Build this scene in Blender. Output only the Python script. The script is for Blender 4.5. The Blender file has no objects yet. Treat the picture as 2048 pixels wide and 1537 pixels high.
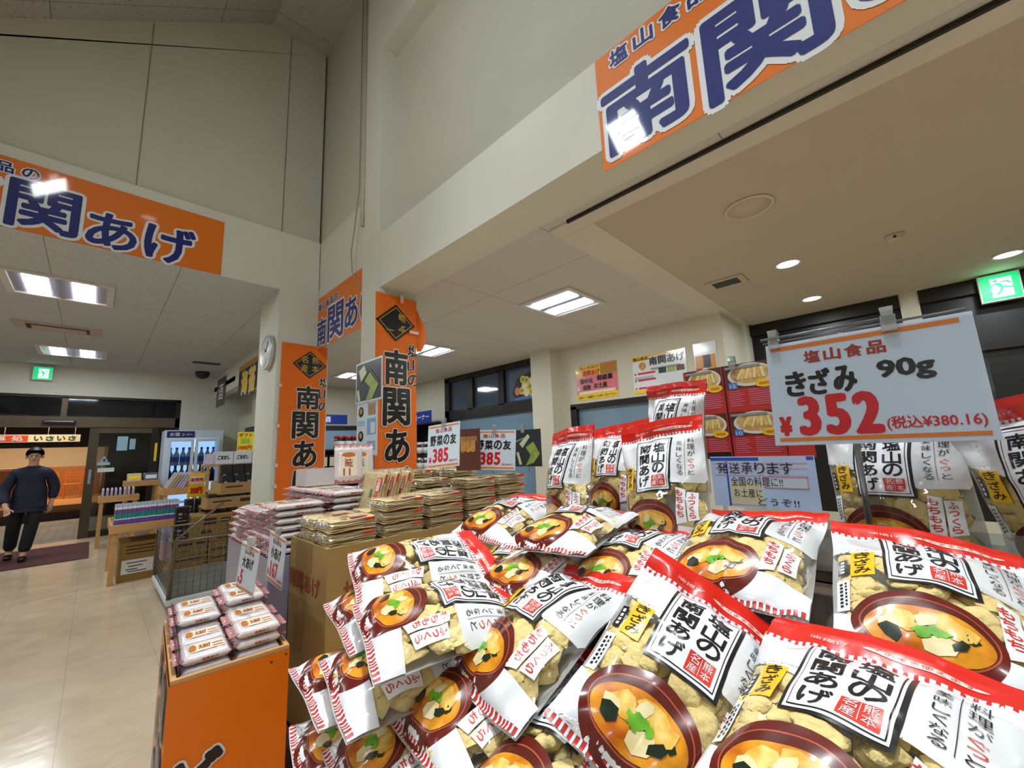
import bpy, bmesh, math, random
import numpy as np
from mathutils import Vector, Matrix, Quaternion
SC = bpy.context.scene
COL = SC.collection
random.seed(7)
PI = math.pi

# ---------------------------------------------------------------- camera, world, exposure
F_PX = 809.91                      # focal length in pixels of a 2048 x 1537 frame
yaw, pit, rol = 0.772059862, 0.154124045, -0.0393993980
fw = Vector((math.cos(yaw)*math.cos(pit), math.sin(yaw)*math.cos(pit), math.sin(pit)))
r0 = Vector((math.sin(yaw), -math.cos(yaw), 0)); u0 = r0.cross(fw)
rr = math.cos(rol)*r0 + math.sin(rol)*u0
uu = -math.sin(rol)*r0 + math.cos(rol)*u0
cam_d = bpy.data.cameras.new('camera')
cam_d.sensor_fit = 'HORIZONTAL'; cam_d.sensor_width = 36.0
cam_d.lens = F_PX/2048*36.0; cam_d.clip_start = 0.02; cam_d.clip_end = 200
cam = bpy.data.objects.new('camera', cam_d); COL.objects.link(cam)
M3 = Matrix((rr, uu, -fw)).transposed()
cam.matrix_world = Matrix.Translation((0, 0, 1.42)) @ M3.to_4x4()
SC.camera = cam
w = bpy.data.worlds.new('night'); SC.world = w; w.use_nodes = True
w.node_tree.nodes['Background'].inputs[0].default_value = (0.012, 0.016, 0.028, 1)
w.node_tree.nodes['Background'].inputs[1].default_value = 1.0
SC.view_settings.view_transform = 'Standard'; SC.view_settings.look = 'None'
SC.view_settings.exposure = 0.0; SC.view_settings.gamma = 1.0
SC.view_settings.use_curve_mapping = False
SC.cycles.max_bounces = 8; SC.cycles.diffuse_bounces = 4; SC.cycles.glossy_bounces = 4; SC.cycles.transparent_max_bounces = 32
LAMP = 24.0        # watts of one ceiling fixture
SPOT = 17.0       # watts of one added fill spotlight
DOWN = 9.0         # watts of one downlight

# ---------------------------------------------------------------- materials
def lin(c):
    if isinstance(c, str):
        c = tuple(int(c[i:i+2], 16) for i in (0, 2, 4))
    return tuple(((x/255)/12.92 if x/255 <= .04045 else ((x/255+.055)/1.055)**2.4) for x in c) + (1,)
MATS = {}
def mat(name, c=(200,200,200), rough=.5, metal=0, coat=0, spec=.5, em=None, es=0, var=None, bump=None, c2=None, trans=0, alpha=1):
    if name in MATS: return MATS[name]
    m = bpy.data.materials.new(name); m.use_nodes = True; MATS[name] = m
    nt = m.node_tree; b = nt.nodes['Principled BSDF']
    b.inputs['Base Color'].default_value = lin(c); b.inputs['Roughness'].default_value = rough
    b.inputs['Metallic'].default_value = metal; b.inputs['Coat Weight'].default_value = coat
    b.inputs['Coat Roughness'].default_value = .05 if coat in (.4,.41) else .12
    b.inputs['Specular IOR Level'].default_value = spec
    b.inputs['Transmission Weight'].default_value = trans; b.inputs['Alpha'].default_value = alpha
    if em: b.inputs['Emission Color'].default_value = lin(em); b.inputs['Emission Strength'].default_value = es
    if var or bump:
        tc = nt.nodes.new('ShaderNodeTexCoord')
    if var:                        # (scale, stretch xyz, contrast) of a noise between c and c2
        n = nt.nodes.new('ShaderNodeTexNoise'); n.inputs['Scale'].default_value = var[0]; n.inputs['Detail'].default_value = 5
        mp = nt.nodes.new('ShaderNodeMapping'); mp.inputs['Scale'].default_value = var[1]
        nt.links.new(tc.outputs['Object'], mp.inputs[0]); nt.links.new(mp.outputs[0], n.inputs['Vector'])
        rp = nt.nodes.new('ShaderNodeValToRGB'); k = var[2]
        rp.color_ramp.elements[0].position = .5-k; rp.color_ramp.elements[1].position = .5+k
        rp.color_ramp.elements[0].color = lin(c2 or c); rp.color_ramp.elements[1].color = lin(c)
        nt.links.new(n.outputs['Fac'], rp.inputs[0]); nt.links.new(rp.outputs[0], b.inputs['Base Color'])
    if bump:
        n2 = nt.nodes.new('ShaderNodeTexNoise'); n2.inputs['Scale'].default_value = bump[0]; n2.inputs['Detail'].default_value = 4
        bp = nt.nodes.new('ShaderNodeBump'); bp.inputs['Strength'].default_value = bump[1]; bp.inputs['Distance'].default_value = bump[2]
        nt.links.new(tc.outputs['Object'], n2.inputs['Vector'])
        nt.links.new(n2.outputs['Fac'], bp.inputs['Height']); nt.links.new(bp.outputs[0], b.inputs['Normal'])
    return m
def film_mat(name, tint=(255,255,255), haze=0.0, hazec=(235,235,235), gl=.10, crinkle=None):
    """clear plastic film: see-through, with a glossy sheen that grows at grazing angles"""
    if name in MATS: return MATS[name]
    m = bpy.data.materials.new(name); m.use_nodes = True; MATS[name] = m
    nt = m.node_tree; nt.nodes.clear()
    out = nt.nodes.new('ShaderNodeOutputMaterial'); tr = nt.nodes.new('ShaderNodeBsdfTransparent')
    tr.inputs[0].default_value = lin(tint)
    gs = nt.nodes.new('ShaderNodeBsdfGlossy'); gs.inputs['Roughness'].default_value = .05
    lw = nt.nodes.new('ShaderNodeLayerWeight'); lw.inputs[0].default_value = .25
    ma = nt.nodes.new('ShaderNodeMath'); ma.operation = 'MULTIPLY_ADD'; ma.inputs[1].default_value = .55; ma.inputs[2].default_value = gl
    nt.links.new(lw.outputs['Fresnel'], ma.inputs[0])
    mx = nt.nodes.new('ShaderNodeMixShader'); nt.links.new(ma.outputs[0], mx.inputs[0])
    if haze > 0:
        df = nt.nodes.new('ShaderNodeBsdfDiffuse'); df.inputs[0].default_value = lin(hazec)
        m2 = nt.nodes.new('ShaderNodeMixShader'); m2.inputs[0].default_value = haze
        nt.links.new(tr.outputs[0], m2.inputs[1]); nt.links.new(df.outputs[0], m2.inputs[2])
        nt.links.new(m2.outputs[0], mx.inputs[1])
    else:
        nt.links.new(tr.outputs[0], mx.inputs[1])
    nt.links.new(gs.outputs[0], mx.inputs[2]); nt.links.new(mx.outputs[0], out.inputs[0])
    if crinkle:
        tc = nt.nodes.new('ShaderNodeTexCoord'); n = nt.nodes.new('ShaderNodeTexNoise'); n.inputs['Scale'].default_value = crinkle[0]
        n.inputs['Detail'].default_value = 3
        bp = nt.nodes.new('ShaderNodeBump'); bp.inputs['Strength'].default_value = crinkle[1]; bp.inputs['Distance'].default_value = .004
        nt.links.new(tc.outputs['Object'], n.inputs['Vector']); nt.links.new(n.outputs['Fac'], bp.inputs['Height'])
        nt.links.new(bp.outputs[0], gs.inputs['Normal'])
    return m

# ---------------------------------------------------------------- mesh builder
class MB:
    def __init__(self): self.v = []; self.f = []; self.m = []; self.mats = []; self.s = []
    def mi(self, m):
        if m not in self.mats: self.mats.append(m)
        return self.mats.index(m)
    def add(self, vs, fs, m, smooth=False):
        o = len(self.v); self.v.extend([tuple(float(c) for c in p) for p in vs]); k = self.mi(m)
        for f in fs: self.f.append([i+o for i in f]); self.m.append(k); self.s.append(smooth)
        return self
    def box(self, x0, x1, y0, y1, z0, z1, m, tf=None):
        vs = [(x0,y0,z0),(x1,y0,z0),(x1,y1,z0),(x0,y1,z0),(x0,y0,z1),(x1,y0,z1),(x1,y1,z1),(x0,y1,z1)]
        if tf: vs = [tf(p) for p in vs]
        return self.add(vs, [(0,3,2,1),(4,5,6,7),(0,1,5,4),(1,2,6,5),(2,3,7,6),(3,0,4,7)], m)
    def rbox(self, x0, x1, y0, y1, z0, z1, m, bev=.005, seg=2, tf=None):
        bm = bmesh.new(); bmesh.ops.create_cube(bm, size=1)
        for v in bm.verts: v.co = Vector(((x0+x1)/2+v.co.x*(x1-x0), (y0+y1)/2+v.co.y*(y1-y0), (z0+z1)/2+v.co.z*(z1-z0)))
        bmesh.ops.bevel(bm, geom=bm.edges[:], offset=min(bev, .45*min(x1-x0,y1-y0,z1-z0)), segments=seg, affect='EDGES', profile=.5)
        self.bm(bm, m, tf=tf); bm.free(); return self
    def bm(self, bm, m, smooth=False, tf=None):
        bm.verts.index_update()
        vs = [tuple(v.co) for v in bm.verts]
        if tf: vs = [tf(p) for p in vs]
        return self.add(vs, [[v.index for v in f.verts] for f in bm.faces], m, smooth)
    def quad(self, a, b, c, d, m): return self.add([a,b,c,d], [(0,1,2,3)], m)
    def prism(self, pts, z0, z1, m, tf=None):
        n = len(pts); vs = [(x,y,z0) for x,y in pts]+[(x,y,z1) for x,y in pts]
        if tf: vs = [tf(p) for p in vs]
        return self.add(vs, [list(range(n))[::-1], list(range(n,2*n))]+[(i,(i+1)%n,n+(i+1)%n,n+i) for i in range(n)], m)
    def tube(self, pts, r, m, n=8, cap=True, closed=False):
        P = [Vector(p) for p in pts]; N = len(P)
        R = r if isinstance(r, (list, tuple)) else [r]*N
        rings = []; t0 = None; a = None
        for i, p in enumerate(P):
            t = (P[min(i+1,N-1)]-P[max(i-1,0)]).normalized()
            if a is None:
                a = t.orthogonal().normalized()
            else:
                a = (a - t*(a.dot(t))).normalized()
            b = t.cross(a)
            rings.append([p+(a*math.cos(2*PI*k/n)+b*math.sin(2*PI*k/n))*R[i] for k in range(n)])
        vs = [q for rg in rings for q in rg]; fs = []
        for i in range(N-1):
            for k in range(n): fs.append((i*n+k, i*n+(k+1)%n, (i+1)*n+(k+1)%n, (i+1)*n+k))
        if cap: fs += [list(range(n))[::-1], [(N-1)*n+k for k in range(n)]]
        return self.add(vs, fs, m, True)
    def lathe(self, prof, m, n=24, tf=None):
        vs = []; fs = []
        for rad, z in prof:
            for k in range(n): vs.append((rad*math.cos(2*PI*k/n), rad*math.sin(2*PI*k/n), z))
        for i in range(len(prof)-1):
            for k in range(n): fs.append((i*n+k, i*n+(k+1)%n, (i+1)*n+(k+1)%n, (i+1)*n+k))
        if prof[0][0] > 0: fs.append(list(range(n))[::-1])
        if prof[-1][0] > 0: fs.append([(len(prof)-1)*n+k for k in range(n)])
        if tf: vs = [tf(p) for p in vs]
        return self.add(vs, fs, m, True)
    def d2(self, pts, fs, m, fr, w=0.0):     # flat artwork laid on a frame fr(u, v, w)
        return self.add([fr(p[0], p[1], w) for p in pts], fs, m)
    def rect(self, x0, y0, x1, y1, m, fr, w=0.0):
        return self.d2([(x0,y0),(x1,y0),(x1,y1),(x0,y1)], [(0,1,2,3)], m, fr, w)
    def poly(self, pts, m, fr, w=0.0): return self.d2(pts, [tuple(range(len(pts)))], m, fr, w)
    def disc(self, cx, cy, rx, ry, m, fr, w=0.0, n=28, rot=0):
        c, s = math.cos(rot), math.sin(rot)
        return self.poly([(cx+rx*math.cos(t)*c-ry*math.sin(t)*s, cy+rx*math.cos(t)*s+ry*math.sin(t)*c) for t in [2*PI*k/n for k in range(n)]], m, fr, w)
    def text(self, s, x0, y0, x1, y1, m, fr, w=0.0, off=.0, clip=None, rot=0, n=8, grow=True):
        """the writing s fitted to a rectangle; off thickens the strokes (share of the letter height), also used for outlines"""
        V, T = glyph_mesh(s); B = glyph_box(s)
        r = off*(y1-y0)
        if grow: x0, y0, x1, y1 = x0+r, y0+r, x1-r, y1-r
        if len(s) == 1:                       # narrow or small characters keep their own proportions
            wn, hn = B[2]-B[0], B[3]-B[1]
            kx = min(1, wn/(.42 if s.isascii() else .66)); ky = min(1, hn/(.50 if s.isascii() else .66))
            cx, cy = (x0+x1)/2, (y0+y1)/2; hx, hy = (x1-x0)/2*kx, (y1-y0)/2*ky
            x0, x1, y0, y1 = cx-hx, cx+hx, cy-hy, cy+hy
        sx = (x1-x0)/(B[2]-B[0]); sy = (y1-y0)/(B[3]-B[1])
        P0 = np.stack([x0+(V[:,0]-B[0])*sx, y0+(V[:,1]-B[1])*sy], 1)
        if rot:
            c = np.array([(x0+x1)/2, (y0+y1)/2]); a = P0-c
            P0 = c+np.stack([a[:,0]*math.cos(rot)-a[:,1]*math.sin(rot), a[:,0]*math.sin(rot)+a[:,1]*math.cos(rot)], 1)
        for k in range(n+1 if r > 0 else 1):
            P = P0 if k == 0 else P0+r*np.array([math.cos(2*PI*k/n), math.sin(2*PI*k/n)])
            TT = T if clip is None else [t for t in T if max(P[t,0]) <= clip]
            self.d2(P, TT, m, fr, w+k*self.eps)
        return self
    eps = 2e-5
    def out(self, s, x0, y0, x1, y1, m, mo, fr, w=.002, off=.035, oo=.06, clip=None, dw=.002):
        r = off*(y1-y0)
        self.text(s, x0+r, y0+r, x1-r, y1-r, mo, fr, w, off+oo, clip=clip, n=14, grow=False)
        self.text(s, x0, y0, x1, y1, m, fr, w+dw, off, clip=clip, n=10); return self
    def vert(self, s, x0, x1, y1, step, m, fr, w=0.0, off=.02, h=None, mo=None, oo=.06):   # writing set downwards
        h = h or step*.86
        for i, ch in enumerate(s):
            yt = y1-i*step
            if mo: self.out(ch, x0, yt-h, x1, yt, m, mo, fr, w, off, oo)
            else: self.text(ch, x0, yt-h, x1, yt, m, fr, w, off)
        return self
    def obj(self, name, parent=None, local=False):
        me = bpy.data.meshes.new(name)
        vs = self.v
        if parent is not None and not local:
            px, py, pz = WLOC.get(parent.name, (0,0,0))
            vs = [(a-px, b-py, c-pz) for a,b,c in vs]
        me.from_pydata(vs, [], self.f)
        for m in self.mats: me.materials.append(m)
        me.polygons.foreach_set('material_index', self.m); me.polygons.foreach_set('use_smooth', self.s)
        me.update()
        o = bpy.data.objects.new(name, me); COL.objects.link(o)
        if parent is not None: o.parent = parent; WLOC[o.name] = WLOC.get(parent.name, (0,0,0)) if not local else (0,0,0)
        return o
WLOC = {}
_G = {}
def glyph_mesh(s):
    if s in _G: return _G[s]
    c = bpy.data.curves.new('t', 'FONT'); c.body = s; c.size = 1
    c.resolution_u = 3 if len(s) < 3 else 2; c.fill_mode = 'FRONT'
    o = bpy.data.objects.new('t', c); COL.objects.link(o)
    dg = bpy.context.evaluated_depsgraph_get(); me = o.evaluated_get(dg).to_mesh()
    V = np.array([v.co[:2] for v in me.vertices]); T = [list(p.vertices) for p in me.polygons]
    o.evaluated_get(dg).to_mesh_clear(); bpy.data.objects.remove(o); bpy.data.curves.remove(c)
    _G[s] = (V, T); return _G[s]
def glyph_box(s):
    V, _ = glyph_mesh(s); return (V[:,0].min(), V[:,1].min(), V[:,0].max(), V[:,1].max())
def frame(O, U, V):
    O = Vector(O); U = Vector(U).normalized(); V = Vector(V).normalized(); N = U.cross(V)
    return lambda u, v, w=0: tuple(O+U*u+V*v+N*w)
def tag(o, label=None, cat=None, group=None, kind=None):
    if label: o['label'] = label
    if cat: o['category'] = cat
    if group: o['group'] = group
    if kind: o['kind'] = kind
    return o
def empty(name, loc, label=None, cat=None, group=None, rz=0, mw=None):
    o = bpy.data.objects.new(name, None); COL.objects.link(o); o.empty_display_size = .05
    o.location = loc; o.rotation_euler = (0,0,rz); WLOC[o.name] = tuple(loc)
    return tag(o, label, cat, group)
def kids(o): return [c for c in COL.objects if c.parent == o]
def copy_tree(o, parent=None):
    c = o.copy(); COL.objects.link(c)
    if parent is not None: c.parent = parent
    for ch in list(o.children): copy_tree(ch, c)
    return c
def structure(o): o['kind'] = 'structure'; return o
def rotz(a, ox=0, oy=0):
    c, s = math.cos(a), math.sin(a)
    return lambda p: (ox+p[0]*c-p[1]*s, oy+p[0]*s+p[1]*c, p[2])

WHITE = mat('white_print', (222,226,230), .5, coat=.4, spec=.3); BLACK = mat('black_print', (18,17,20), .35)
NAVY = mat('navy_print', (16,30,112), .5, coat=.4, spec=.25); RED = mat('red_print', (206,18,24), .35)
ORANGE = mat('orange_vinyl', (222,114,6), .5, coat=.4, spec=.25, bump=(5,.05,.02)); ORANGE2 = mat('orange_cloth', (230,108,4), .75, bump=(40,.1,.002))
CREAM_O = mat('cream_outline', (232,214,196), .6)
YELLOW = mat('yellow_print', (248,206,16), .4)
# ================================================================ the setting
def wallmat(name, c, c2=None):
    return mat(name, c, .75, var=(1.2,(1,1,1),.35), c2=c2 or tuple(int(x*.95) for x in c), bump=(160,.08,.003))
WALL = wallmat('wall_paint', (214,214,202)); WALLU = wallmat('wall_board', (198,196,182)); WALLR = wallmat('wall_paper', (214,210,192))
def ceil_mat(name, c, sp=.5, px=.91, py=1.82, ox=0, oy=0):
    """mineral-fibre ceiling boards: dark flecks and thin joints"""
    m = bpy.data.materials.new(name); m.use_nodes = True; nt = m.node_tree; b = nt.nodes['Principled BSDF']
    b.inputs['Roughness'].default_value = .85; b.inputs['Specular IOR Level'].default_value = .2
    g = nt.nodes.new('ShaderNodeNewGeometry'); sx = nt.nodes.new('ShaderNodeSeparateXYZ'); nt.links.new(g.outputs['Position'], sx.inputs[0])
    v = nt.nodes.new('ShaderNodeTexNoise'); v.inputs['Scale'].default_value = 55; v.inputs['Detail'].default_value = 3
    nt.links.new(g.outputs['Position'], v.inputs['Vector'])
    rp = nt.nodes.new('ShaderNodeValToRGB'); rp.color_ramp.elements[0].position = .33; rp.color_ramp.elements[1].position = .40
    rp.color_ramp.elements[0].color = lin(tuple(x*(1-sp*.5) for x in c)); rp.color_ramp.elements[1].color = lin(c)
    nt.links.new(v.outputs['Fac'], rp.inputs[0])
    last = rp.outputs[0]
    for ax, per, of in (('X', px, ox), ('Y', py, oy)):
        a = nt.nodes.new('ShaderNodeMath'); a.operation = 'ADD'; a.inputs[1].default_value = 50*per-of; nt.links.new(sx.outputs[ax], a.inputs[0])
        mo = nt.nodes.new('ShaderNodeMath'); mo.operation = 'MODULO'; mo.inputs[1].default_value = per; nt.links.new(a.outputs[0], mo.inputs[0])
        lt = nt.nodes.new('ShaderNodeMath'); lt.operation = 'LESS_THAN'; lt.inputs[1].default_value = .006; nt.links.new(mo.outputs[0], lt.inputs[0])
        mx = nt.nodes.new('ShaderNodeMixRGB'); mx.inputs[2].default_value = lin(tuple(x*.62 for x in c))
        nt.links.new(lt.outputs[0], mx.inputs[0]); nt.links.new(last, mx.inputs[1]); last = mx.outputs[0]
    nt.links.new(last, b.inputs['Base Color']); return m
CEIL_L = ceil_mat('ceiling_board_left', (192,196,198), .35, .91, 1.82, .45, 1.2)
CEIL_R = ceil_mat('ceiling_board_right', (200,198,192), .12, 1.82, 1.2, .9, .5)
CEIL_A = ceil_mat('ceiling_board_high', (176,174,170), .5, 1.2, 1.1, .6, .4)
CEIL_S = mat('soffit_paint', (192,182,164), .8, var=(.6,(1,1,1),.4), c2=(184,174,156))

# floor: glossy cream vinyl tiles
def floor_mat():
    m = bpy.data.materials.new('vinyl_tiles'); m.use_nodes = True; nt = m.node_tree; b = nt.nodes['Principled BSDF']
    g = nt.nodes.new('ShaderNodeNewGeometry')
    n = nt.nodes.new('ShaderNodeTexNoise'); n.inputs['Scale'].default_value = 2.2; n.inputs['Detail'].default_value = 8; n.inputs['Roughness'].default_value = .65
    n.inputs['Distortion'].default_value = 1.2
    mp = nt.nodes.new('ShaderNodeMapping'); mp.inputs['Rotation'].default_value = (0,0,.6); mp.inputs['Scale'].default_value = (1,1.25,1)
    nt.links.new(g.outputs['Position'], mp.inputs[0]); nt.links.new(mp.outputs[0], n.inputs['Vector'])
    rp = nt.nodes.new('ShaderNodeValToRGB'); rp.color_ramp.elements[0].position = .3; rp.color_ramp.elements[1].position = .72
    rp.color_ramp.elements[0].color = lin((202,180,152)); rp.color_ramp.elements[1].color = lin((224,206,178))
    nt.links.new(n.outputs['Fac'], rp.inputs[0]); last = rp.outputs[0]
    sx = nt.nodes.new('ShaderNodeSeparateXYZ'); nt.links.new(g.outputs['Position'], sx.inputs[0])
    for ax, of in (('X', .02), ('Y', .30)):
        a = nt.nodes.new('ShaderNodeMath'); a.operation = 'ADD'; a.inputs[1].default_value = 45.7+of; nt.links.new(sx.outputs[ax], a.inputs[0])
        mo = nt.nodes.new('ShaderNodeMath'); mo.operation = 'MODULO'; mo.inputs[1].default_value = .457; nt.links.new(a.outputs[0], mo.inputs[0])
        lt = nt.nodes.new('ShaderNodeMath'); lt.operation = 'LESS_THAN'; lt.inputs[1].default_value = .003; nt.links.new(mo.outputs[0], lt.inputs[0])
        mx = nt.nodes.new('ShaderNodeMixRGB'); mx.inputs[2].default_value = lin((182,162,140))
        nt.links.new(lt.outputs[0], mx.inputs[0]); nt.links.new(last, mx.inputs[1]); last = mx.outputs[0]
    nt.links.new(last, b.inputs['Base Color'])
    n2 = nt.nodes.new('ShaderNodeTexNoise'); n2.inputs['Scale'].default_value = 3; nt.links.new(g.outputs['Position'], n2.inputs['Vector'])
    mr = nt.nodes.new('ShaderNodeMapRange'); mr.inputs[3].default_value = .10; mr.inputs[4].default_value = .24
    nt.links.new(n2.outputs['Fac'], mr.inputs[0]); nt.links.new(mr.outputs[0], b.inputs['Roughness'])
    n3 = nt.nodes.new('ShaderNodeTexNoise'); n3.inputs['Scale'].default_value = 9; nt.links.new(g.outputs['Position'], n3.inputs['Vector'])
    bp = nt.nodes.new('ShaderNodeBump'); bp.inputs['Strength'].default_value = .12; bp.inputs['Distance'].default_value = .01
    nt.links.new(n3.outputs['Fac'], bp.inputs['Height']); nt.links.new(bp.outputs[0], b.inputs['Normal'])
    return m
structure(MB().box(-6.5, 6.7, -6, 11.64, -.1, 0, floor_mat()).obj('floor'))
ZL, ZR, XB, YA, XD, YE = 3.32, 2.965, 1.763, 4.97, 5.226, 11.64
# low ceilings
structure(MB().box(-6.5, 1.86, YA+.001, YE, ZL, ZL+.1, CEIL_L).obj('ceiling'))
structure(MB().box(-6.5, -2.3, -6, YA, ZL, ZL+.1, CEIL_L).box(-2.3, XB, -6, -2.6, ZL, ZL+.1, CEIL_L).obj('ceiling'))
structure(MB().box(2.098, 6.7, -6, 9.7, ZR, ZR+.1, CEIL_R).box(1.9,2.10,3.4,9.7,ZR,ZR+.1,CEIL_R).obj('ceiling'))
structure(MB().box(1.86, 2.5, 9.6, YE, ZR, ZR+.1, CEIL_R).obj('ceiling'))
# entrance alcove on the right: cream ceiling, painted beam strip and a shadow slot
structure(MB().box(2.32,6.6,-6,1.40,ZR-.012,ZR,CEIL_S).obj('ceiling'))
structure(MB().box(2.32,6.13,1.40,1.69,ZR-.016,ZR,wallmat('beam_soffit', (214,208,194))).box(2.183,2.32,-6,1.69,ZR-.014,ZR,wallmat('beam_soffit', (214,208,194))).obj('trim_1'))
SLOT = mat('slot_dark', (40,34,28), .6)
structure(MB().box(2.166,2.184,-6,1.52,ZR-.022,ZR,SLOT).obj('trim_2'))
# high roof over the middle: ridge flat, slopes down to the left
sl = .805
structure(MB().add([(-2.3,-2.6,4.0),(-2.3,YA+.2,4.0),(1.124,YA+.2,6.763),(1.124,-2.6,6.763),(2.1,YA+.2,6.79),(2.1,-2.6,6.79)],
    [(0,1,2,3),(3,2,4,5)], CEIL_A).obj('ceiling'))
# wall A (gable, facing us on the left)
structure(MB().prism([(-2.3,4.03),(1.763,4.03),(1.763,6.78),(1.124,6.76),(-2.3,4.0)], 0, .12, WALLU, tf=lambda p:(p[0],YA+.03+p[2],p[1]))
    .box(-6.5,1.763,YA-.001,YA+.15,ZL+.101,4.03,WALL).box(-6.5,1.763,YA-.001,YA,ZL,ZL+.101,WALL).obj('wall_left'))
JN = mat('board_joint', (120,118,104), .8)
structure(MB().box(.06,.066,YA+.022,YA+.032,4.03,5.88,JN).box(1.33,1.336,YA+.022,YA+.032,4.03,6.74,JN).obj('trim_7'))
# wall B' and the column and wall B with its recess
structure(MB().box(XB+.01,XB+.12,3.75,YA+.15,3.29,4.03,WALL).box(XB+.03,XB+.12,3.75,YA+.15,4.03,6.8,WALLU).obj('wall_center'))
structure(MB().box(1.748,2.14,3.40,3.755,0,6.8,WALL).obj('pillar_center'))
structure(MB().box(XB,2.099,-6,3.40,ZR,3.51,WALL).box(XB,1.93,-6,3.40,5.6,6.8,WALL).box(1.925,2.12,-6,3.40,3.5,5.7,WALLU).obj('wall_right'))
# corner pillar and the drop beam running to the entrance
structure(MB().box(1.339,1.90,YA-.002,5.72,0,ZL,WALL).obj('pillar_left'))
structure(MB().box(1.86,2.02,5.72,YE,2.82,ZL,WALL).obj('trim_3'))
# far walls
structure(MB().box(2.4,XD+.2,9.6,9.75,0,ZR,WALLR).box(2.4,2.5,9.75,YE,0,ZR,WALLR).box(1.27,2.5,YE,YE+.15,0,ZL,WALL).obj('wall_back'))
structure(MB().box(-6.5,1.27,YE,YE+.15,2.75,ZL,WALL).obj('wall_entrance'))
structure(MB().box(-6.6,-6.5,-6,YE,0,ZL,WALL).box(-6.5,6.7,-6.1,-6,0,7,WALL).box(-2.4,-2.3,-2.6,YA-.01,ZL,4.05,WALL).box(-2.3,XB,-2.7,-2.6,ZL,6.8,WALLU).obj('wall_front'))
# wall D with its windows, and the alcove on the right
DK = mat('bronze_frame', (34,29,26), .45, metal=.3)
XF = 6.25
D = MB().box(XD,XD+.15,1.50,9.7,2.945,ZR,WALLR).box(XD,XD+.15,7.13,9.7,0,2.945,WALLR).box(XD,XD+.15,1.50,4.46,2.04,2.945,WALLR)
D.box(XD,XD+.15,3.81,4.46,0,2.04,WALLR).box(XD,XD+.15,1.50,2.0,0,2.04,WALLR).box(XD,XD+.15,2.0,3.81,0,.5,WALLR).box(XD,XD+.15,4.46,7.13,0,.5,WALLR).box(XD+.15,XF+.3,1.49,1.60,0,ZR,WALLR).box(XD,XD+.15,1.49,1.50,0,ZR,WALLR)
structure(D.obj('wall_windows'))
structure(MB().box(4.98,XD,3.98,4.40,0,ZR,WALLR).obj('pillar_back'))
structure(MB().box(6.08,XF+.2,1.43,1.489,0,ZR,WALL).obj('pillar_right'))
GLN = mat('night_glass', (70,84,104), .06, spec=.8); GLB = mat('blue_glass', (120,146,168), .08, spec=.8)
BLACKW = mat('blind_black', (12,12,14), .4)
W1 = MB()
for y0,y1 in ((6.35,6.98),(5.45,6.2),(4.46,5.3)): W1.box(XD+.06,XD+.08,y0,y1,2.22,2.84,GLN)
for y0,y1,z0,z1 in ((4.46,7.13,2.84,2.945),(4.46,7.13,2.03,2.22),(6.98,7.13,.5,2.9),(6.2,6.35,2.2,2.86),(5.3,5.45,2.2,2.86)): W1.box(XD-.01,XD+.1,y0,y1,z0,z1,DK)
W1.box(XD+.06,XD+.08,4.46,6.98,.5,2.03,GLB)
structure(W1.obj('window_1'))
W2 = MB().box(XD+.06,XD+.08,2.0,3.81,.5,1.97,GLB)
for y0,y1,z0,z1 in ((2.0,3.81,1.96,2.04),(3.70,3.81,.5,2.0)): W2.box(XD-.01,XD+.1,y0,y1,z0,z1,DK)
structure(W2.obj('window_2'))
W3 = MB().box(XF+.05,XF+.08,-6,1.43,.5,2.93,BLACKW)
for y0,y1,z0,z1 in ((-.085,1.43,2.80,2.95),(-6,-.24,2.80,2.95),(-6,1.43,2.2,2.28)): W3.box(XF-.02,XF+.1,y0,y1,z0,z1,DK)
W3.box(XF-.005,XF+.1,-.24,-.085,0,2.96,WALLR).box(XF,XF+.1,-6,1.43,0,.5,WALLR)
structure(W3.obj('window_3'))

# ---------------------------------------------------------------- entrance, forecourt and the eatery beyond
BR = mat('bronze_rail', (98,84,66), .4, metal=.35, var=(2,(1,1,8),.3), c2=(86,72,56)); BRD = mat('bronze_dark', (42,34,26), .45, metal=.3)
GLASS = film_mat('door_glass', (200,206,206), 0, gl=.03)
E1 = MB().box(-6.5,1.27,YE+.02,YE+.14,2.134,2.34,BR).box(-6.5,1.27,YE+.02,YE+.14,2.70,2.76,BRD).box(1.19,1.27,YE+.02,YE+.14,0,2.75,BRD)
E1.box(-.53,-.45,YE+.02,YE+.12,2.34,2.72,BR)
structure(E1.obj('trim_4'))
T = MB().box(-6.5,1.19,YE+.07,YE+.08,2.34,2.70,film_mat('transom_glass',(120,130,150),.12,(60,66,84),gl=.04))
structure(T.obj('window_4'))
d = MB().box(-.11,.03,YE+.05,YE+.11,0,2.134,mat('door_stile',(78,66,50),.4,metal=.3)).box(.82,.92,YE+.05,YE+.11,0,2.134,BRD).box(.03,.82,YE+.05,YE+.11,2.02,2.134,BR).box(.03,.82,YE+.05,YE+.11,0,.12,BRD)
d.box(.03,.82,YE+.075,YE+.085,.12,2.02,GLASS)
dr = structure(d.obj('door_1'))
MB().box(-.06,-.02,YE+.02,YE+.05,1.02,1.30,mat('pull_steel',(170,176,186),.3,metal=.8)).obj('door_handle', dr)
structure(MB().box(.92,1.19,YE+.08,YE+.09,0,2.134,GLASS).obj('window_5'))
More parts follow.
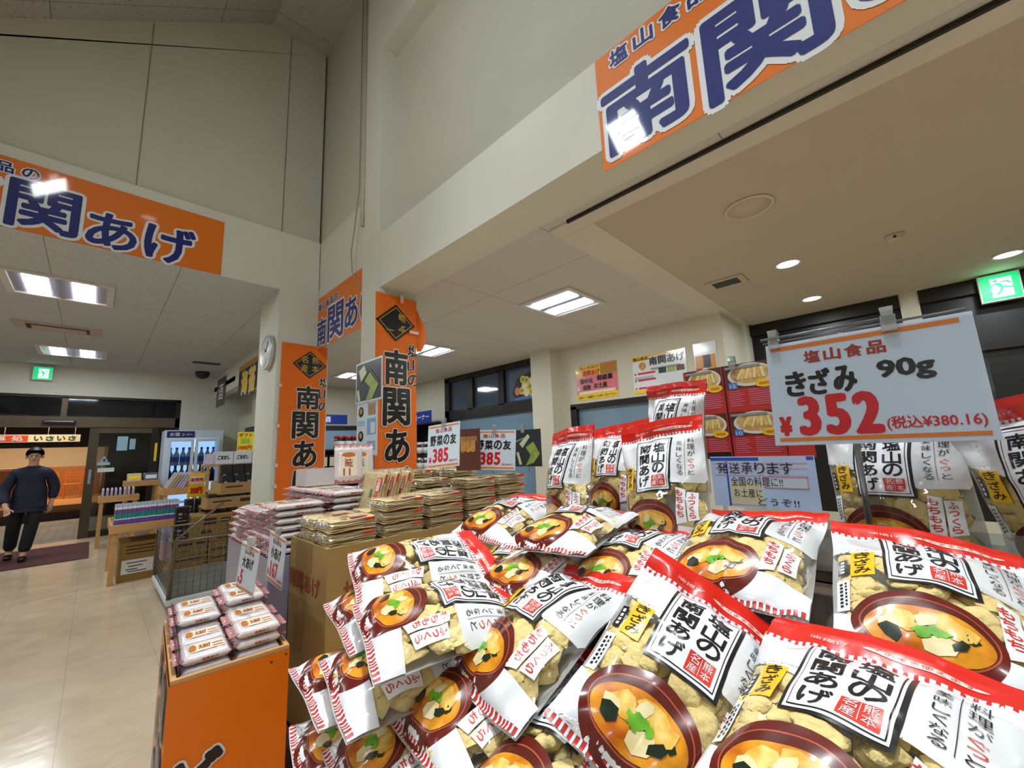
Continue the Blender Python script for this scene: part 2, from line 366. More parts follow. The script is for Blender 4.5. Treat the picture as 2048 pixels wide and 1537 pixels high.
# forecourt paving
PV = bpy.data.materials.new('paving_blocks'); PV.use_nodes = True
nt = PV.node_tree; g = nt.nodes.new('ShaderNodeNewGeometry'); bk = nt.nodes.new('ShaderNodeTexBrick'); mp = nt.nodes.new('ShaderNodeMapping')
mp.inputs['Rotation'].default_value = (0,0,.785)
bk.inputs['Color1'].default_value = lin((150,142,128)); bk.inputs['Color2'].default_value = lin((128,122,112)); bk.inputs['Mortar'].default_value = lin((84,78,70))
bk.inputs['Scale'].default_value = 2.6; bk.inputs['Mortar Size'].default_value = .02
nt.links.new(g.outputs['Position'], mp.inputs[0]); nt.links.new(mp.outputs[0], bk.inputs[0]); nt.links.new(bk.outputs[0], nt.nodes['Principled BSDF'].inputs['Base Color'])
nt.nodes['Principled BSDF'].inputs['Roughness'].default_value = .7
structure(MB().box(-6.5,2.5,YE,16.2,-.1,0,PV).obj('floor'))
WD = mat('warm_wood', (190,132,76), .35, var=(3,(1,8,8),.35), c2=(166,108,56)); WD2 = mat('dark_wood', (70,34,20), .5); TANW = mat('tan_wall', (234,212,178), .7)
structure(MB().box(-6.5,.3,16.18,16.3,0,.20,WD2).box(-6.5,.3,16.3,22,.15,.36,WD).obj('trim_5'))
structure(MB().box(-6.5,1.2,21.9,22.05,.3,3.2,TANW).box(.25,.4,16.3,22,.3,3.2,WD2).obj('wall_eatery'))
structure(MB().box(-6.5,2.5,12.6,22,3.0,3.1,mat('porch_ceiling',(52,34,26),.7)).obj('ceiling'))
structure(MB().box(-6.5,.3,16.0,16.15,1.87,3.0,mat('porch_ceiling',(52,34,26),.7)).obj('trim_8'))
structure(MB().box(.32,2.5,16.2,16.4,0,3.0,mat('porch_wall',(60,52,46),.7)).obj('wall_porch'))
lw = MB()
for x0,x1 in ((-2.4,-1.05),(-.75,.15),(.35,1.3)): lw.box(x0,x1,13.3,13.4,2.36,2.50,mat('fascia_wood',(150,100,66),.5))
structure(lw.obj('trim_6'))
# ================================================================ lamps and ceiling fittings
LC = (0.93, 1.0, 1.02)
LAMPM = mat('tube_glow', (255,255,255), .5, em=(244,248,255), es=14)
FRM = mat('fitting_white', (214,210,204), .45); REFL = mat('fitting_reflector', (170,176,196), .25, metal=.5)
def area(name, loc, sx, sy, power, parent, color=LC, shape='RECTANGLE', spread=PI):
    l = bpy.data.lights.new(name, 'AREA'); l.shape = shape; l.size = sx; l.size_y = sy; l.energy = power; l.color = color; l.spread = spread
    o = bpy.data.objects.new(name, l); COL.objects.link(o); o.location = loc
    if parent is not None: o.parent = parent
    return o
def fixture(x0, y0, s, z, label, power=LAMP, group=None):
    t = empty('ceiling_light', (x0+s/2, y0+s/2, z), label, 'ceiling light', group)
    h = s/2; b = .055*s/.8
    f = MB()
    for a in ((-h,h,-h,-h+b),(-h,h,h-b,h),(-h,-h+b,-h+b,h-b),(h-b,h,-h+b,h-b)): f.box(a[0],a[1],a[2],a[3],-.022,-.001,FRM)
    f.obj('frame', t, True)
    rf = MB().box(-h+b,h-b,-h+b,h-b,-.010,-.002,REFL)
    rf.prism([(-.05,-.012),(0,-.022),(.05,-.012)],-h+b,h-b,REFL,tf=lambda p:(p[0],p[2],p[1])); rf.obj('reflector', t, True)
    for sx in (-1, 1):
        MB().rbox(sx*h*.42-.105*s, sx*h*.42+.105*s, -h*.80, h*.80, -.026, -.011, LAMPM, .012).obj('lamp_panel', t, True)
    area('lamp_light', (0,0,-.035), s*.8, s*.8, power, t)
    return t
GL_ = 'square ceiling lights over the left hall'; GR_ = 'square ceiling lights over the right aisle'
fixture(-.815, 5.98, .82, ZL, 'square ceiling light nearest the orange banner on the gable', group=GL_)
fixture(-.815, 9.63, .82, ZL, 'square ceiling light close to the green exit sign at the entrance', group=GL_)
fixture(3.13, 2.22, .67, ZR, 'large square ceiling light in the middle of the right aisle', group=GR_)
fixture(3.18, 4.86, .67, ZR, 'square ceiling light just right of the hanging orange banner', group=GR_)
fixture(3.2, 7.5, .67, ZR, 'square ceiling light seen between the two orange banners', group=GR_)
for y in (2.0,-.9):
    q = fixture(-1.2, y-.4, .46, 5.2, 'square ceiling light high on the sloping roof, outside the photo', group='square ceiling lights on the sloping roof', power=LAMP*1.25)
    q.rotation_euler = (0, -math.radians(38.9), 0); q.location = (-.78, y, 5.215); q.scale = (1,1,.3)
    [setattr(c_,'location',(0,0,-.25)) for c_ in q.children if c_.type == 'LIGHT']
# unseen fill spotlights, added at the roof to brighten the displays below
for x, y in ((.35,.15),(.55,1.55)):
    z = 4.0+sl*(x+2.3)
    t = empty('fill_spotlight', (x,y,z-.02), 'unseen fill spotlight added to brighten the displays', 'spotlight', 'added fill spotlights over the displays')
    MB().lathe([(.16,.10),(.16,-.16),(.13,-.16),(.13,.0),(.0,.0)], FRM).obj('housing', t, True)
    MB().lathe([(.0,-.10),(.129,-.10),(.129,-.09)], LAMPM, 24).obj('lamp', t, True)
    area('lamp_light', (0,0,-.17), .24, .24, SPOT, t, shape='DISK', spread=math.radians(62))
# the same fittings continue over the parts of the shop behind the photographer
for x, y in ((-4.2,9.63),(-4.2,6.0),(-4.2,2.4),(-4.2,-1.4),(-.8,-4.6)):
    fixture(x, y, .82, ZL, 'square ceiling light outside the photo', group='square ceiling lights elsewhere in the shop', power=LAMP*1.2)
def downlight(x, y, z, label):
    t = empty('downlight', (x, y, z), label, 'downlight', 'round downlights in the soffit')
    MB().lathe([(.102,-.001),(.102,-.006),(.086,-.010),(.084,-.002)], FRM).obj('trim_ring', t, True)
    MB().lathe([(.0,-.004),(.084,-.004),(.084,-.001)], LAMPM, 24).obj('lamp', t, True)
    area('lamp_light', (0,0,-.03), .12, .12, DOWN, t, shape='DISK')
downlight(4.229, .60, ZR-.0125, 'round downlight nearest the air vent in the soffit')
downlight(5.556, .616, ZR-.0125, 'round downlight farthest back in the soffit, near the black window')
downlight(5.585, -.817, ZR-.0125, 'round downlight just above the green exit sign at right')
downlight(4.25, -.845, ZR-.0125, 'round downlight at the right edge of the photo')
for x, y in ((2.9,-.85),(2.9,-2.25),(4.25,-2.25)): downlight(x, y, ZR-.0125, 'round downlight outside the photo')
VENT = mat('vent_dark', (44,40,36), .5)
t = empty('ceiling_vent', (4.25,1.12,ZR-.0125), 'small rectangular air vent grille in the soffit', 'vent')
f = MB().box(-.13,.13,-.17,.17,-.012,-.001,mat('vent_frame',(186,174,154),.5)); f.obj('frame', t, True)
g = MB().box(-.08,.08,-.115,.115,-.0135,-.012,VENT)
for k in range(9): g.box(-.08,.08,-.11+k*.0265,-.10+k*.0265,-.017,-.013,mat('vent_slat',(74,68,62),.5))
g.obj('grille', t, True)
t = empty('ceiling_speaker', (2.954,.585,ZR-.0125), 'round white ceiling speaker in the soffit', 'speaker')
MB().lathe([(.15,-.001),(.15,-.008),(.132,-.012),(.128,-.006)], mat('speaker_rim',(208,196,174),.5), 32).obj('rim', t, True)
MB().lathe([(.0,-.007),(.128,-.007),(.128,-.002)], mat('speaker_mesh',(196,184,162),.8,bump=(300,.4,.003)), 32).obj('grille', t, True)
t = empty('smoke_detector', (4.282,-.103,ZR-.0125), 'beige smoke detector on the soffit beside a round downlight', 'smoke detector')
MB().lathe([(.06,-.001),(.06,-.012),(.045,-.020),(.045,-.040),(.025,-.046),(.0,-.046)], mat('detector',(196,184,160),.5)).obj('housing', t, True)
MB().box(-.062,-.044,-.008,.008,-.036,-.022,VENT).obj('sensor_slot', t, True)
t = empty('ceiling_vent', (-.50,8.36,ZL), 'rectangular air vent between the two left ceiling lights', 'vent')
MB().box(-.42,.42,-.22,.22,-.014,-.001,mat('vent_pink',(190,172,164),.5)).obj('frame', t, True)
g = MB().box(-.30,.30,-.14,.14,-.016,-.014,VENT).box(-.25,.27,-.09,.11,-.024,-.016,mat('vent_pink',(190,172,164),.5)); g.obj('outlet', t, True)
t = empty('ceiling_vent', (1.42,9.9,ZL), 'narrow dark slot vent on the left ceiling', 'vent')
MB().box(-.22,.22,-.09,.09,-.012,-.001,VENT).obj('slot', t, True)
t = empty('security_camera', (1.52,11.0,ZL), 'small dark dome camera under the left ceiling near the entrance corner', 'camera')
MB().lathe([(.13,-.001),(.13,-.05),(.10,-.12),(.0,-.16)], VENT).obj('dome', t, True)

# exit signs: green with the running figure
GRN = mat('exit_green', (16,190,110), .4, em=(10,200,120), es=.9); EXW = mat('exit_white', (240,255,250), .4, em=(225,255,245), es=2.0)
def exit_sign(loc, U, s, label):
    t = empty('exit_sign', loc, label, 'exit sign')
    Uv = Vector(U); N = Uv.cross(Vector((0,0,1))); fr = lambda u, v, w=0: tuple(Uv*u+Vector((0,0,1))*v+N*w)
    h = s/2
    b = MB(); vs = [fr(u,v,ww) for ww in (0,.06) for u,v in ((-h-.01,-h-.01),(h+.01,-h-.01),(h+.01,h+.01),(-h-.01,h+.01))]
    b.add(vs, [(0,3,2,1),(4,5,6,7),(0,1,5,4),(1,2,6,5),(2,3,7,6),(3,0,4,7)], FRM); b.obj('case', t, True)
    p = MB().rect(-h,-h,h,h,GRN,fr,.061).rect(-.46*h,-.78*h,.62*h,.72*h,EXW,fr,.062)
    def pl(pts): p.poly([(x*h,y*h) for x,y in pts], GRN, fr, .063)
    p.disc(-.20*h,.52*h,.11*h,.11*h,GRN,fr,.063)
    pl([(-.16,.38),(.06,.30),(.20,-.02),(.02,-.10),(-.14,.10)])
    pl([(-.14,.36),(-.46,.22),(-.50,.02),(-.40,.00),(-.36,.16),(-.10,.24)])
    pl([(.02,.34),(.36,.34),(.50,.16),(.58,.24),(.42,.46),(.04,.42)])
    pl([(.02,-.06),(.20,-.02),(.08,-.34),(-.16,-.62),(-.30,-.60),(-.06,-.30)])
    pl([(.16,-.02),(.40,-.16),(.86,-.20),(.88,-.08),(.44,-.04),(.22,.10)])
    p.obj('panel', t, True); return t
exit_sign((-.815,11.60,3.137), (1,0,0), .235, 'green running-figure exit sign above the entrance doors')
e = exit_sign((6.20,-.805,2.795), (0,-1,0), .255, 'green running-figure exit sign at right under the soffit')
l = bpy.data.lights.new('exit_glow','POINT'); l.energy = .6; l.color = (.1,1,.5); l.shadow_soft_size = .08
o = bpy.data.objects.new('exit_glow', l); COL.objects.link(o); o.parent = e; o.location = (-.12,0,.02)

# ================================================================ hanging banners and wall signs
def sheet(fr, x0, y0, x1, y1, m, w=0, nx=1, ny=1, bend=None, th=.002):
    b = MB(); vs = []; 
    for k in (0, 1):
        for j in range(ny+1):
            for i in range(nx+1):
                u = x0+(x1-x0)*i/nx; v = y0+(y1-y0)*j/ny; vs.append(fr(u, v, w-(th if k else 0)))
    n = (nx+1)*(ny+1); fs = []
    for j in range(ny):
        for i in range(nx):
            a = j*(nx+1)+i; fs.append((a,a+1,a+nx+2,a+nx+1)); fs.append((n+a,n+a+nx+1,n+a+nx+2,n+a+1))
    b.add(vs, fs, m, True); return b
# gable banner: small line above, large brush letters below
fr = lambda u, v, w=0: (u, YA-.006-w, v)
s = sheet(fr, -2.25, 3.325, .772, 3.925, ORANGE)
for ch, a, b_, c, d in (('南',-1.14,-.72,3.345,3.765),('関',-.672,-.262,3.345,3.765),('あ',-.222,.112,3.335,3.672),('げ',.16,.545,3.325,3.715)):
    s.out(ch, a, c, b_, d, NAVY, WHITE, fr, .002, .028, .062)
for i, ch in enumerate('塩山食品の'):
    x = -1.17+i*.138; s.out(ch, x, 3.785, x+.098, 3.878, NAVY, WHITE, fr, .002, .03, .10)
tag(s.obj('shop_banner'), 'glossy orange banner with blue brush letters on the gable wall at left', 'banner')
# banner over the passage
fr = lambda u, v, w=0: (XB-.004-w, u, v)
frm = lambda u, v, w=0: (XB+.004-w, -u, v)          # u runs to the right (towards -y)
s = sheet(frm, -5.0, 2.66, -3.76, 3.30, ORANGE)
for ch, a, b_, c, d in (('南',-4.965,-4.70,2.69,3.02),('関',-4.655,-4.225,2.68,3.10),('あ',-4.19,-3.876,2.72,3.06)):
    s.out(ch, a, c, b_, d, NAVY, WHITE, frm, .002, .028, .05)
for i, ch in enumerate('塩山食品の'):
    x = -4.95+i*.118; s.out(ch, x, 3.13, x+.09, 3.22, NAVY, WHITE, frm, .002, .03, .10)
s.out('げ', -3.82, 2.72, -3.42, 3.06, NAVY, WHITE, frm, .002, .028, .05, clip=-3.765)
tag(s.obj('shop_banner'), 'orange banner with blue letters across the passage beside the central column', 'banner')
# big banner on the right-hand beam
fr2 = lambda u, v, w=0: (XB-.012-w, -u, v)
s = sheet(fr2, -.972, 2.825, 2.4, 3.495, ORANGE)
for ch, a, b_, c, d in (('南',-.955,-.49,2.875,3.29),('関',-.44,.0,2.83,3.26),('あ',.06,.50,2.86,3.28),('げ',.56,1.02,2.86,3.28)):
    s.out(ch, a, c, b_, d, NAVY, WHITE, fr2, .002, .03, .065)
for i, ch in enumerate('塩山食品の'):
    x = -.885+i*.136; s.out(ch, x, 3.375, x+.105, 3.475, NAVY, WHITE, fr2, .002, .03, .10)
tag(s.obj('shop_banner'), 'large orange banner with blue brush letters on the right beam, cut off by the photo', 'banner')

GOLD = mat('gold_print', (196,160,66), .4)
def long_banner(name, fr, x0, x1, z0, z1, xc, glyphs, dia, side, label, clip, flap=None, fold=None):
    def ff(u, v, w=0):
        k = (fold(u, v) if fold else 0)
        return fr(u, v, w+k)
    b = sheet(ff, x0, z0, x1, z1, ORANGE2, 0, 24, 40)
    cx, cz, hx, hz = dia
    for k, mm, w in ((1.0, BLACK, .0015), (.86, GOLD, .0025), (.81, BLACK, .0035)):
        b.poly([(cx-hx*k,cz),(cx,cz-hz*k),(cx+hx*k,cz),(cx,cz+hz*k)], mm, ff, w+.004)
    for ch, dx, dz in (('熊',.06,.055),('本',.06,-.045),('名',-.06,.055),('産',-.06,-.045)):
        b.text(ch, cx+dx-.038, cz+dz-.042, cx+dx+.038, cz+dz+.042, GOLD, ff, .011, .01)
    for ch, a, c, d, e_ in glyphs: b.out(ch, a, d, c, e_, BLACK, CREAM_O, ff, .005, .03, .032, dw=.002)
    for i, ch in enumerate('塩山の'):
        zt = side[1]-i*.145; b.out(ch, side[0], zt-.12, side[0]+.13, zt, BLACK, CREAM_O, ff, .005, .03, .05, clip=clip)
    return b
fr = lambda u, v, w=0: (u, YA-.012-w, v)
b = long_banner('b', fr, 1.385, 1.885, .95, 2.70, 0, (('南',1.555,1.812,1.94,2.215),('関',1.522,1.808,1.605,1.915),('あ',1.542,1.80,1.28,1.585),('げ',1.55,1.825,.98,1.275)),
    (1.69,2.468,.188,.165), (1.80,2.33), 'x', 1.885)
PT = mat('clear_tape', (236,196,180), .2)
for z in (2.2,1.75,1.32,1.1): b.box(1.372,1.40,YA-.018,YA-.008,z-.02,z+.02,PT)
tag(b.obj('hanging_banner'), 'tall orange banner with black brush letters on the left pillar below the clock', 'banner')
fr = lambda u, v, w=0: (u, 3.375-w, v)
fold = lambda u, v: .007*math.sin((u-1.70)*28)*max(0,min(1,(1.84-u)/.1))+.004*math.sin(v*5+u*9)
b = long_banner('b', fr, 1.705, 2.135, .9, 2.90, 0, (('南',1.79,2.04,2.03,2.37),('関',1.78,2.062,1.65,2.005),('あ',1.805,2.055,1.32,1.625),('げ',1.80,2.06,.95,1.28)),
    (1.91,2.632,.205,.182), (2.035,2.44), 'x', 2.135, fold=fold)
# the loose upper corner that curls forward
fl = MB(); n = 8; vs = []
for j in range(n+1):
    v = 2.38+(2.80-2.38)*j/n; wd = .11*math.sin(PI*min(1,(j+.6)/n))**.6
    for i in range(5): vs.append((2.135+wd*i/4, 3.375-.02*math.sin(i*.7), v))
fs = [(j*5+i,j*5+i+1,(j+1)*5+i+1,(j+1)*5+i) for j in range(n) for i in range(4)]
b.add(vs, fs, ORANGE2, True)
b.box(1.95,1.985,3.36,3.366,2.84,2.92,PT).box(2.05,2.15,3.355,3.361,2.55,2.58,PT)
tag(b.obj('hanging_banner'), 'tall orange banner with black brush letters hanging on the central column', 'banner')

# wall clock on the pillar
t = empty('wall_clock', (1.339,5.215,2.612), 'round white wall clock on the pillar', 'clock')
ry = lambda p: (-p[2], p[0], p[1])
MB().lathe([(.0,0.002),(.195,.002),(.205,.02),(.205,.05),(.188,.058),(.182,.045)], mat('clock_rim',(196,200,196),.35,metal=.4), 40, tf=ry).obj('rim', t, True)
MB().lathe([(.0,.046),(.182,.046),(.182,.040)], mat('clock_face',(214,220,222),.35), 40, tf=ry).obj('face', t, True)
for ang, ln, nm in ((.9,.09,'hour_hand'),(-.5,.14,'minute_hand')):
    c, s_ = math.cos(ang), math.sin(ang)
    MB().tube([(-.049,0,0),(-.049,ln*s_,ln*c)], .004, BLACK, 5).obj(nm, t, True)
# pipe and loose cable along the column edge
p = MB().tube([(1.735,3.745,6.75),(1.735,3.745,4.0),(1.735,3.74,3.72)], .022, mat('pipe_paint',(176,172,156),.5), 8)
tag(p.obj('wall_conduit'), 'thin painted conduit running up the central column edge', 'pipe')
c = MB().tube([(1.72,3.80,6.7),(1.72,3.80,4.2),(1.71,3.86,3.8),(1.70,3.92,3.5),(1.70,3.88,3.25),(1.72,3.80,3.12),(1.74,3.765,3.02)], .006, mat('cable',(150,146,130),.6), 6)
tag(c.obj('loose_cable'), 'thin loose cable looping beside the conduit on the central column', 'cable')
# dark corner signs hanging from the drop beam
DKP = mat('dark_poster', (34,32,36), .3); 
fr = lambda u, v, w=0: (1.852-w, -u, v)
s = sheet(fr, -9.25, 2.52, -7.50, 3.17, DKP).rect(-9.25,3.07,-7.5,3.17,mat('gold_strip',(186,142,30),.4),fr,.003)
for i, ch in enumerate('海苔'): s.out(ch, -9.0+i*.52, 2.58, -8.55+i*.52, 3.03, YELLOW, WHITE, fr, .004, .04, .05)
s.text('コーナー', -8.5, 2.53, -7.6, 2.62, YELLOW, fr, .004, .02)
tag(s.obj('hanging_sign'), 'dark sign with yellow letters hanging under the beam left of the clock', 'sign')
s = sheet(fr, -11.3, 2.56, -10.4, 3.20, DKP); s.text('酒', -11.1, 2.70, -10.6, 3.06, WHITE, fr, .004, .02)
tag(s.obj('hanging_sign'), 'narrow dark sign with white letters farther back under the beam', 'sign')
# ================================================================ the eatery beyond the doors
warm = (1.0, .78, .52)
area('eatery_lamp', (-1.2, 18.5, 2.95), 2.5, 2.5, 190, None, warm); area('sign_fill_light', (-.8, 12.75, 2.9), 1.2, .3, 34, None, (1,.9,.76))  # the second, small light is unseen, added to brighten the front of the sign
fr = lambda u, v, w=0: (u, 13.4-w, v)
s = MB().box(-2.0, -.262, 13.402, 13.44, 1.918, 2.078, mat('sign_board',(238,214,176),.6)).rect(-2.0,1.935,-1.026,2.062,mat('sign_red',(224,70,30),.5),fr,.002)
for i, ch in enumerate('お食事処'): s.text(ch, -1.94+i*.23, 1.945, -1.78+i*.23, 2.052, WHITE, fr, .004, .02)
GTX = mat('sign_green', (34,88,40), .5)
for i, ch in enumerate('いさいさ'): s.text(ch, -.945+i*.165, 1.945, -.82+i*.165, 2.05, GTX, fr, .003, .05)
for x in (-1.9,-1.35,-.75,-.35): s.tube([(x,13.42,2.07),(x,13.42,2.36)], .006, WHITE, 5)
tag(s.obj('eatery_sign'), 'long wooden eatery sign with red and green letters hanging beyond the doors', 'sign')
c = MB().box(-6.4,-1.25,17.6,18.2,.36,1.30,WD).box(-6.5,-1.2,17.5,18.3,1.30,1.36,mat('counter_top',(236,196,140),.4))
tag(c.obj('eatery_counter'), 'long pale wooden counter inside the eatery at far left', 'counter')
p = MB().box(-1.9,.2,20.8,20.9,.36,1.35,mat('amber_wood',(168,108,54),.5,var=(4,(6,1,1),.3),c2=(140,84,38)))
tag(p.obj('wood_partition'), 'amber wooden partition behind the chairs in the eatery', 'partition')
def wchair(x, y):
    t = empty('dining_chair', (x,y,.36), 'wooden dining chair by the amber partition in the eatery', 'chair', 'dining chairs in the eatery')
    m = mat('chair_wood',(180,100,34),.45)
    MB().rbox(-.2,.2,-.2,.2,.41,.45,m,.01).obj('seat', t, True)
    for sx in (-.18,.18):
        for sy in (-.18,.18): MB().box(sx-.02,sx+.02,sy-.02,sy+.02,0,.41 if sy<0 else .82,m).obj('leg', t, True)
    b = MB()
    for z in (.58,.68,.78): b.box(-.18,.18,.165,.195,z,z+.045,m)
    b.obj('backrest', t, True)
for x, y in ((-.95,19.6),(-.42,19.4)): wchair(x, y)
hp = MB().rbox(-.75,-.31,YE-.07,YE+.01,2.19,2.265,mat('sensor_black',(40,40,52),.3),.03,3)
tag(hp.obj('door_sensor'), 'slim black motion sensor on the rail above the sliding doors', 'sensor')
m_ = MB().rbox(-6.0,.06,9.18,11.0,.001,.012,mat('mat_maroon',(82,44,44),.9,bump=(200,.4,.004)),.004)
tag(m_.obj('door_mat'), 'maroon door mat in front of the sliding doors', 'mat')
fr = lambda u, v, w=0: (u, YE+.045-w, v)
PBL = mat('notice_blue', (150,190,206), .5)
gy = YE+.066
def notice(x0,x1,z0,z1,m,label,txt=None):
    b = MB().box(x0,x1,gy-.004,gy,z0,z1,m)
    if txt: txt(b)
    return tag(b.obj('door_notice'), label, 'notice')
notice(.30,.46,1.66,1.95,PBL,'tall pale blue notice stuck on the glass door')
notice(.49,.58,1.68,1.90,PBL,'narrow pale blue notice right of the tall notice on the glass door')
def tri(b):
    f2 = lambda u, v, w=0: (u, gy-.005-w, v)
    b.poly([(.08,1.44),(.20,1.44),(.14,1.56)], PBL, f2, .001).poly([(.11,1.455),(.17,1.455),(.14,1.52)], NAVY, f2, .002)
notice(.05,.23,1.38,1.43,PBL,'small strip notice with a blue warning triangle on the door edge',tri)
notice(.06,.30,1.24,1.32,mat('notice_pale',(200,216,214),.5),'pale rectangular notice low on the glass door')
yb = MB().box(.885,.925,YE-.03,YE-.02,1.42,1.80,YELLOW); tag(yb.obj('door_strip_sign'), 'narrow yellow sign beside the drinks fridge', 'sign')

# ================================================================ the man walking in
def skin(name, V, E, R, m, parent, sub=2, root=0, smooth=True):
    me = bpy.data.meshes.new(name); me.from_pydata(V, E, []); o = bpy.data.objects.new(name, me); COL.objects.link(o); o.parent = parent
    md = o.modifiers.new('skin', 'SKIN'); md.use_smooth_shade = True
    for i, sv in enumerate(me.skin_vertices[0].data):
        rx = R[i]; sv.radius = rx if isinstance(rx, tuple) else (rx, rx); sv.use_root = (i == root)
    s_ = o.modifiers.new('sub', 'SUBSURF'); s_.levels = sub; s_.render_levels = sub
    me.materials.append(m); return o
t = empty('person', (-.66, 9.95, 0), 'man in a navy jacket and black trousers walking in past the sliding doors', 'person')
SKIN_ = mat('skin', (206,158,130), .5); HAIR = mat('hair_black', (24,20,20), .5)
JK = mat('jacket_navy', (17,24,52), .7, bump=(30,.5,.01)); TR = mat('trousers_black', (20,20,26), .8, bump=(30,.5,.01)); SH = mat('shoes_black', (14,14,16), .35)
# left/right as seen in the photo; he faces the camera (-y)
V = [(0,0,.90),(0,-.01,1.10),(0,-.03,1.32),(0,-.05,1.42),(0,-.07,1.49),(0,-.08,1.55),(0,-.07,1.62),   # pelvis..head 0-6
     (-.155,-.03,1.30),(-.27,-.02,1.06),(-.215,-.20,.845),(-.195,-.25,.80),                             # left arm 7-10
     (.155,-.03,1.30),(.255,.02,1.08),(.235,.00,.86),(.23,-.01,.81),                                    # right arm 11-14
     (-.10,.02,.86),(-.13,.10,.48),(-.15,.26,.09),(-.15,.16,.035),                                     # left leg 15-18
     (.09,0,.86),(.06,-.10,.48),(.02,-.10,.09),(.02,-.20,.035)]                                        # right leg 19-22
E = [(0,1),(1,2),(2,3),(3,4),(4,5),(5,6),(2,7),(7,8),(8,9),(9,10),(2,11),(11,12),(12,13),(13,14),(0,15),(15,16),(16,17),(17,18),(0,19),(19,20),(20,21),(21,22)]
R = [(.13,.09),(.13,.09),(.12,.085),.055,.055,(.075,.09),(.07,.085), .045,.042,.032,.03, .045,.042,.032,.03, .085,.06,.042,.035, .085,.06,.042,.035]
# fingers, rooted in the palms
def hand(V, E, R, wrist, d, side, curl):
    px, py, pz = V[wrist]; n0 = len(V); d = Vector(d).normalized(); s_ = Vector(side).normalized(); n_ = d.cross(s_)
    palm = Vector((px,py,pz))+d*.05; V.append(tuple(palm)); R.append((.036,.016)); E.append((wrist, n0))
    for k, ln in enumerate((.066,.075,.07,.055)):
        b = palm+s_*(.027-.018*k)+d*.02; a = b+d*ln*.5+n_*curl*ln*.2; c = a+d*ln*.42+n_*curl*ln*.5
        i = len(V); V += [tuple(b), tuple(a), tuple(c)]; R += [.010,.009,.007]; E += [(n0,i),(i,i+1),(i+1,i+2)]
    i = len(V); b = Vector((px,py,pz))+d*.03+s_*.03; V += [tuple(b), tuple(b+s_*.03+d*.03), tuple(b+s_*.035+d*.06)]; R += [.012,.010,.008]; E += [(n0,i),(i,i+1),(i+1,i+2)]
hand(V, E, R, 10, (.25,-.5,-.8), (.8,-.3,.3), 1); hand(V, E, R, 14, (0,-.1,-1), (-.6,-.8,0), 1)
skin('body', V, E, R, SKIN_, t)
skin('jacket', [(0,0,.79),(0,0,.90),(0,-.01,1.08),(0,-.03,1.23),(0,-.035,1.325),(0,-.05,1.40),(0,-.06,1.44),
    (-.165,-.03,1.325),(-.265,-.02,1.06),(-.218,-.19,.86),(.165,-.03,1.325),(.252,.02,1.08),(.235,.00,.88)],
    [(0,1),(1,2),(2,3),(3,4),(4,5),(5,6),(4,7),(7,8),(8,9),(4,10),(10,11),(11,12)],
    [(.205,.15),(.20,.15),(.18,.14),(.165,.125),(.12,.095),.075,.062,.075,.075,.055,.075,.075,.055], JK, t, root=1)
skin('trousers', [V[0]]+[V[15],V[16],(-.15,.25,.13)]+[V[19],V[20],(.02,-.10,.12)], [(0,1),(1,2),(2,3),(0,4),(4,5),(5,6)], [(.13,.09),.098,.082,.072,.098,.082,.072], TR, t)
for k, (x, y) in enumerate(((-.15,.24),(.02,-.12))):
    skin('shoe', [(x,y+.04,.05),(x,y-.07,.045),(x,y-.17,.035)], [(0,1),(1,2)], [.05,.048,.04], SH, t)
# face and hair
hd = MB()
hb = bmesh.new(); bmesh.ops.create_uvsphere(hb, u_segments=20, v_segments=12, radius=1)
def cap(p):
    x, y, z = p; return (x*.098, -.066+y*.114, 1.604+z*.110)
for v in list(hb.verts):
    if v.co.z < -.55 or (v.co.y < -.15 and v.co.z < .42): hb.verts.remove(v)
hd.bm(hb, HAIR, True, cap); hb.free(); hd.obj('hair', t, True)
for sx in (-1,1):
    MB().lathe([(.0,-.008),(.010,-.004),(.010,.004),(.0,.008)], BLACK, 10, tf=lambda p: (sx*.030+p[0]*1.2, -.163+p[2]*.5, 1.565+p[1]*.6)).obj('eye', t, True)
    MB().box(sx*.030-.018, sx*.030+.018, -.170, -.160, 1.583, 1.589, HAIR).obj('eyebrow', t, True)
MB().tube([(0,-.158,1.575),(0,-.176,1.535),(0,-.160,1.527)], [.008,.014,.009], SKIN_, 8).obj('nose', t, True)
MB().tube([(-.022,-.160,1.503),(0,-.168,1.501),(.022,-.160,1.503)], .005, mat('lips',(160,92,84),.5), 6).obj('mouth', t, True)
for sx in (-1,1): MB().tube([(sx*.076,-.07,1.575),(sx*.092,-.065,1.56),(sx*.080,-.07,1.53)], [.010,.014,.009], SKIN_, 8).obj('ear', t, True)
# ================================================================ fridge, tables and stacks in the left hall
PINE = mat('pine_wood', (214,168,108), .55, var=(5,(1,9,9),.35), c2=(188,138,82)); PINE_D = mat('pine_wood_worn', (190,146,92), .6, var=(5,(9,1,9),.35), c2=(160,118,70))
CARD = mat('cardboard', (176,140,88), .8, var=(7,(1,1,6),.4), c2=(160,126,76)); CARD_T = mat('cardboard_tan', (150,120,62), .8)
INK = mat('carton_ink', (60,44,30), .8)
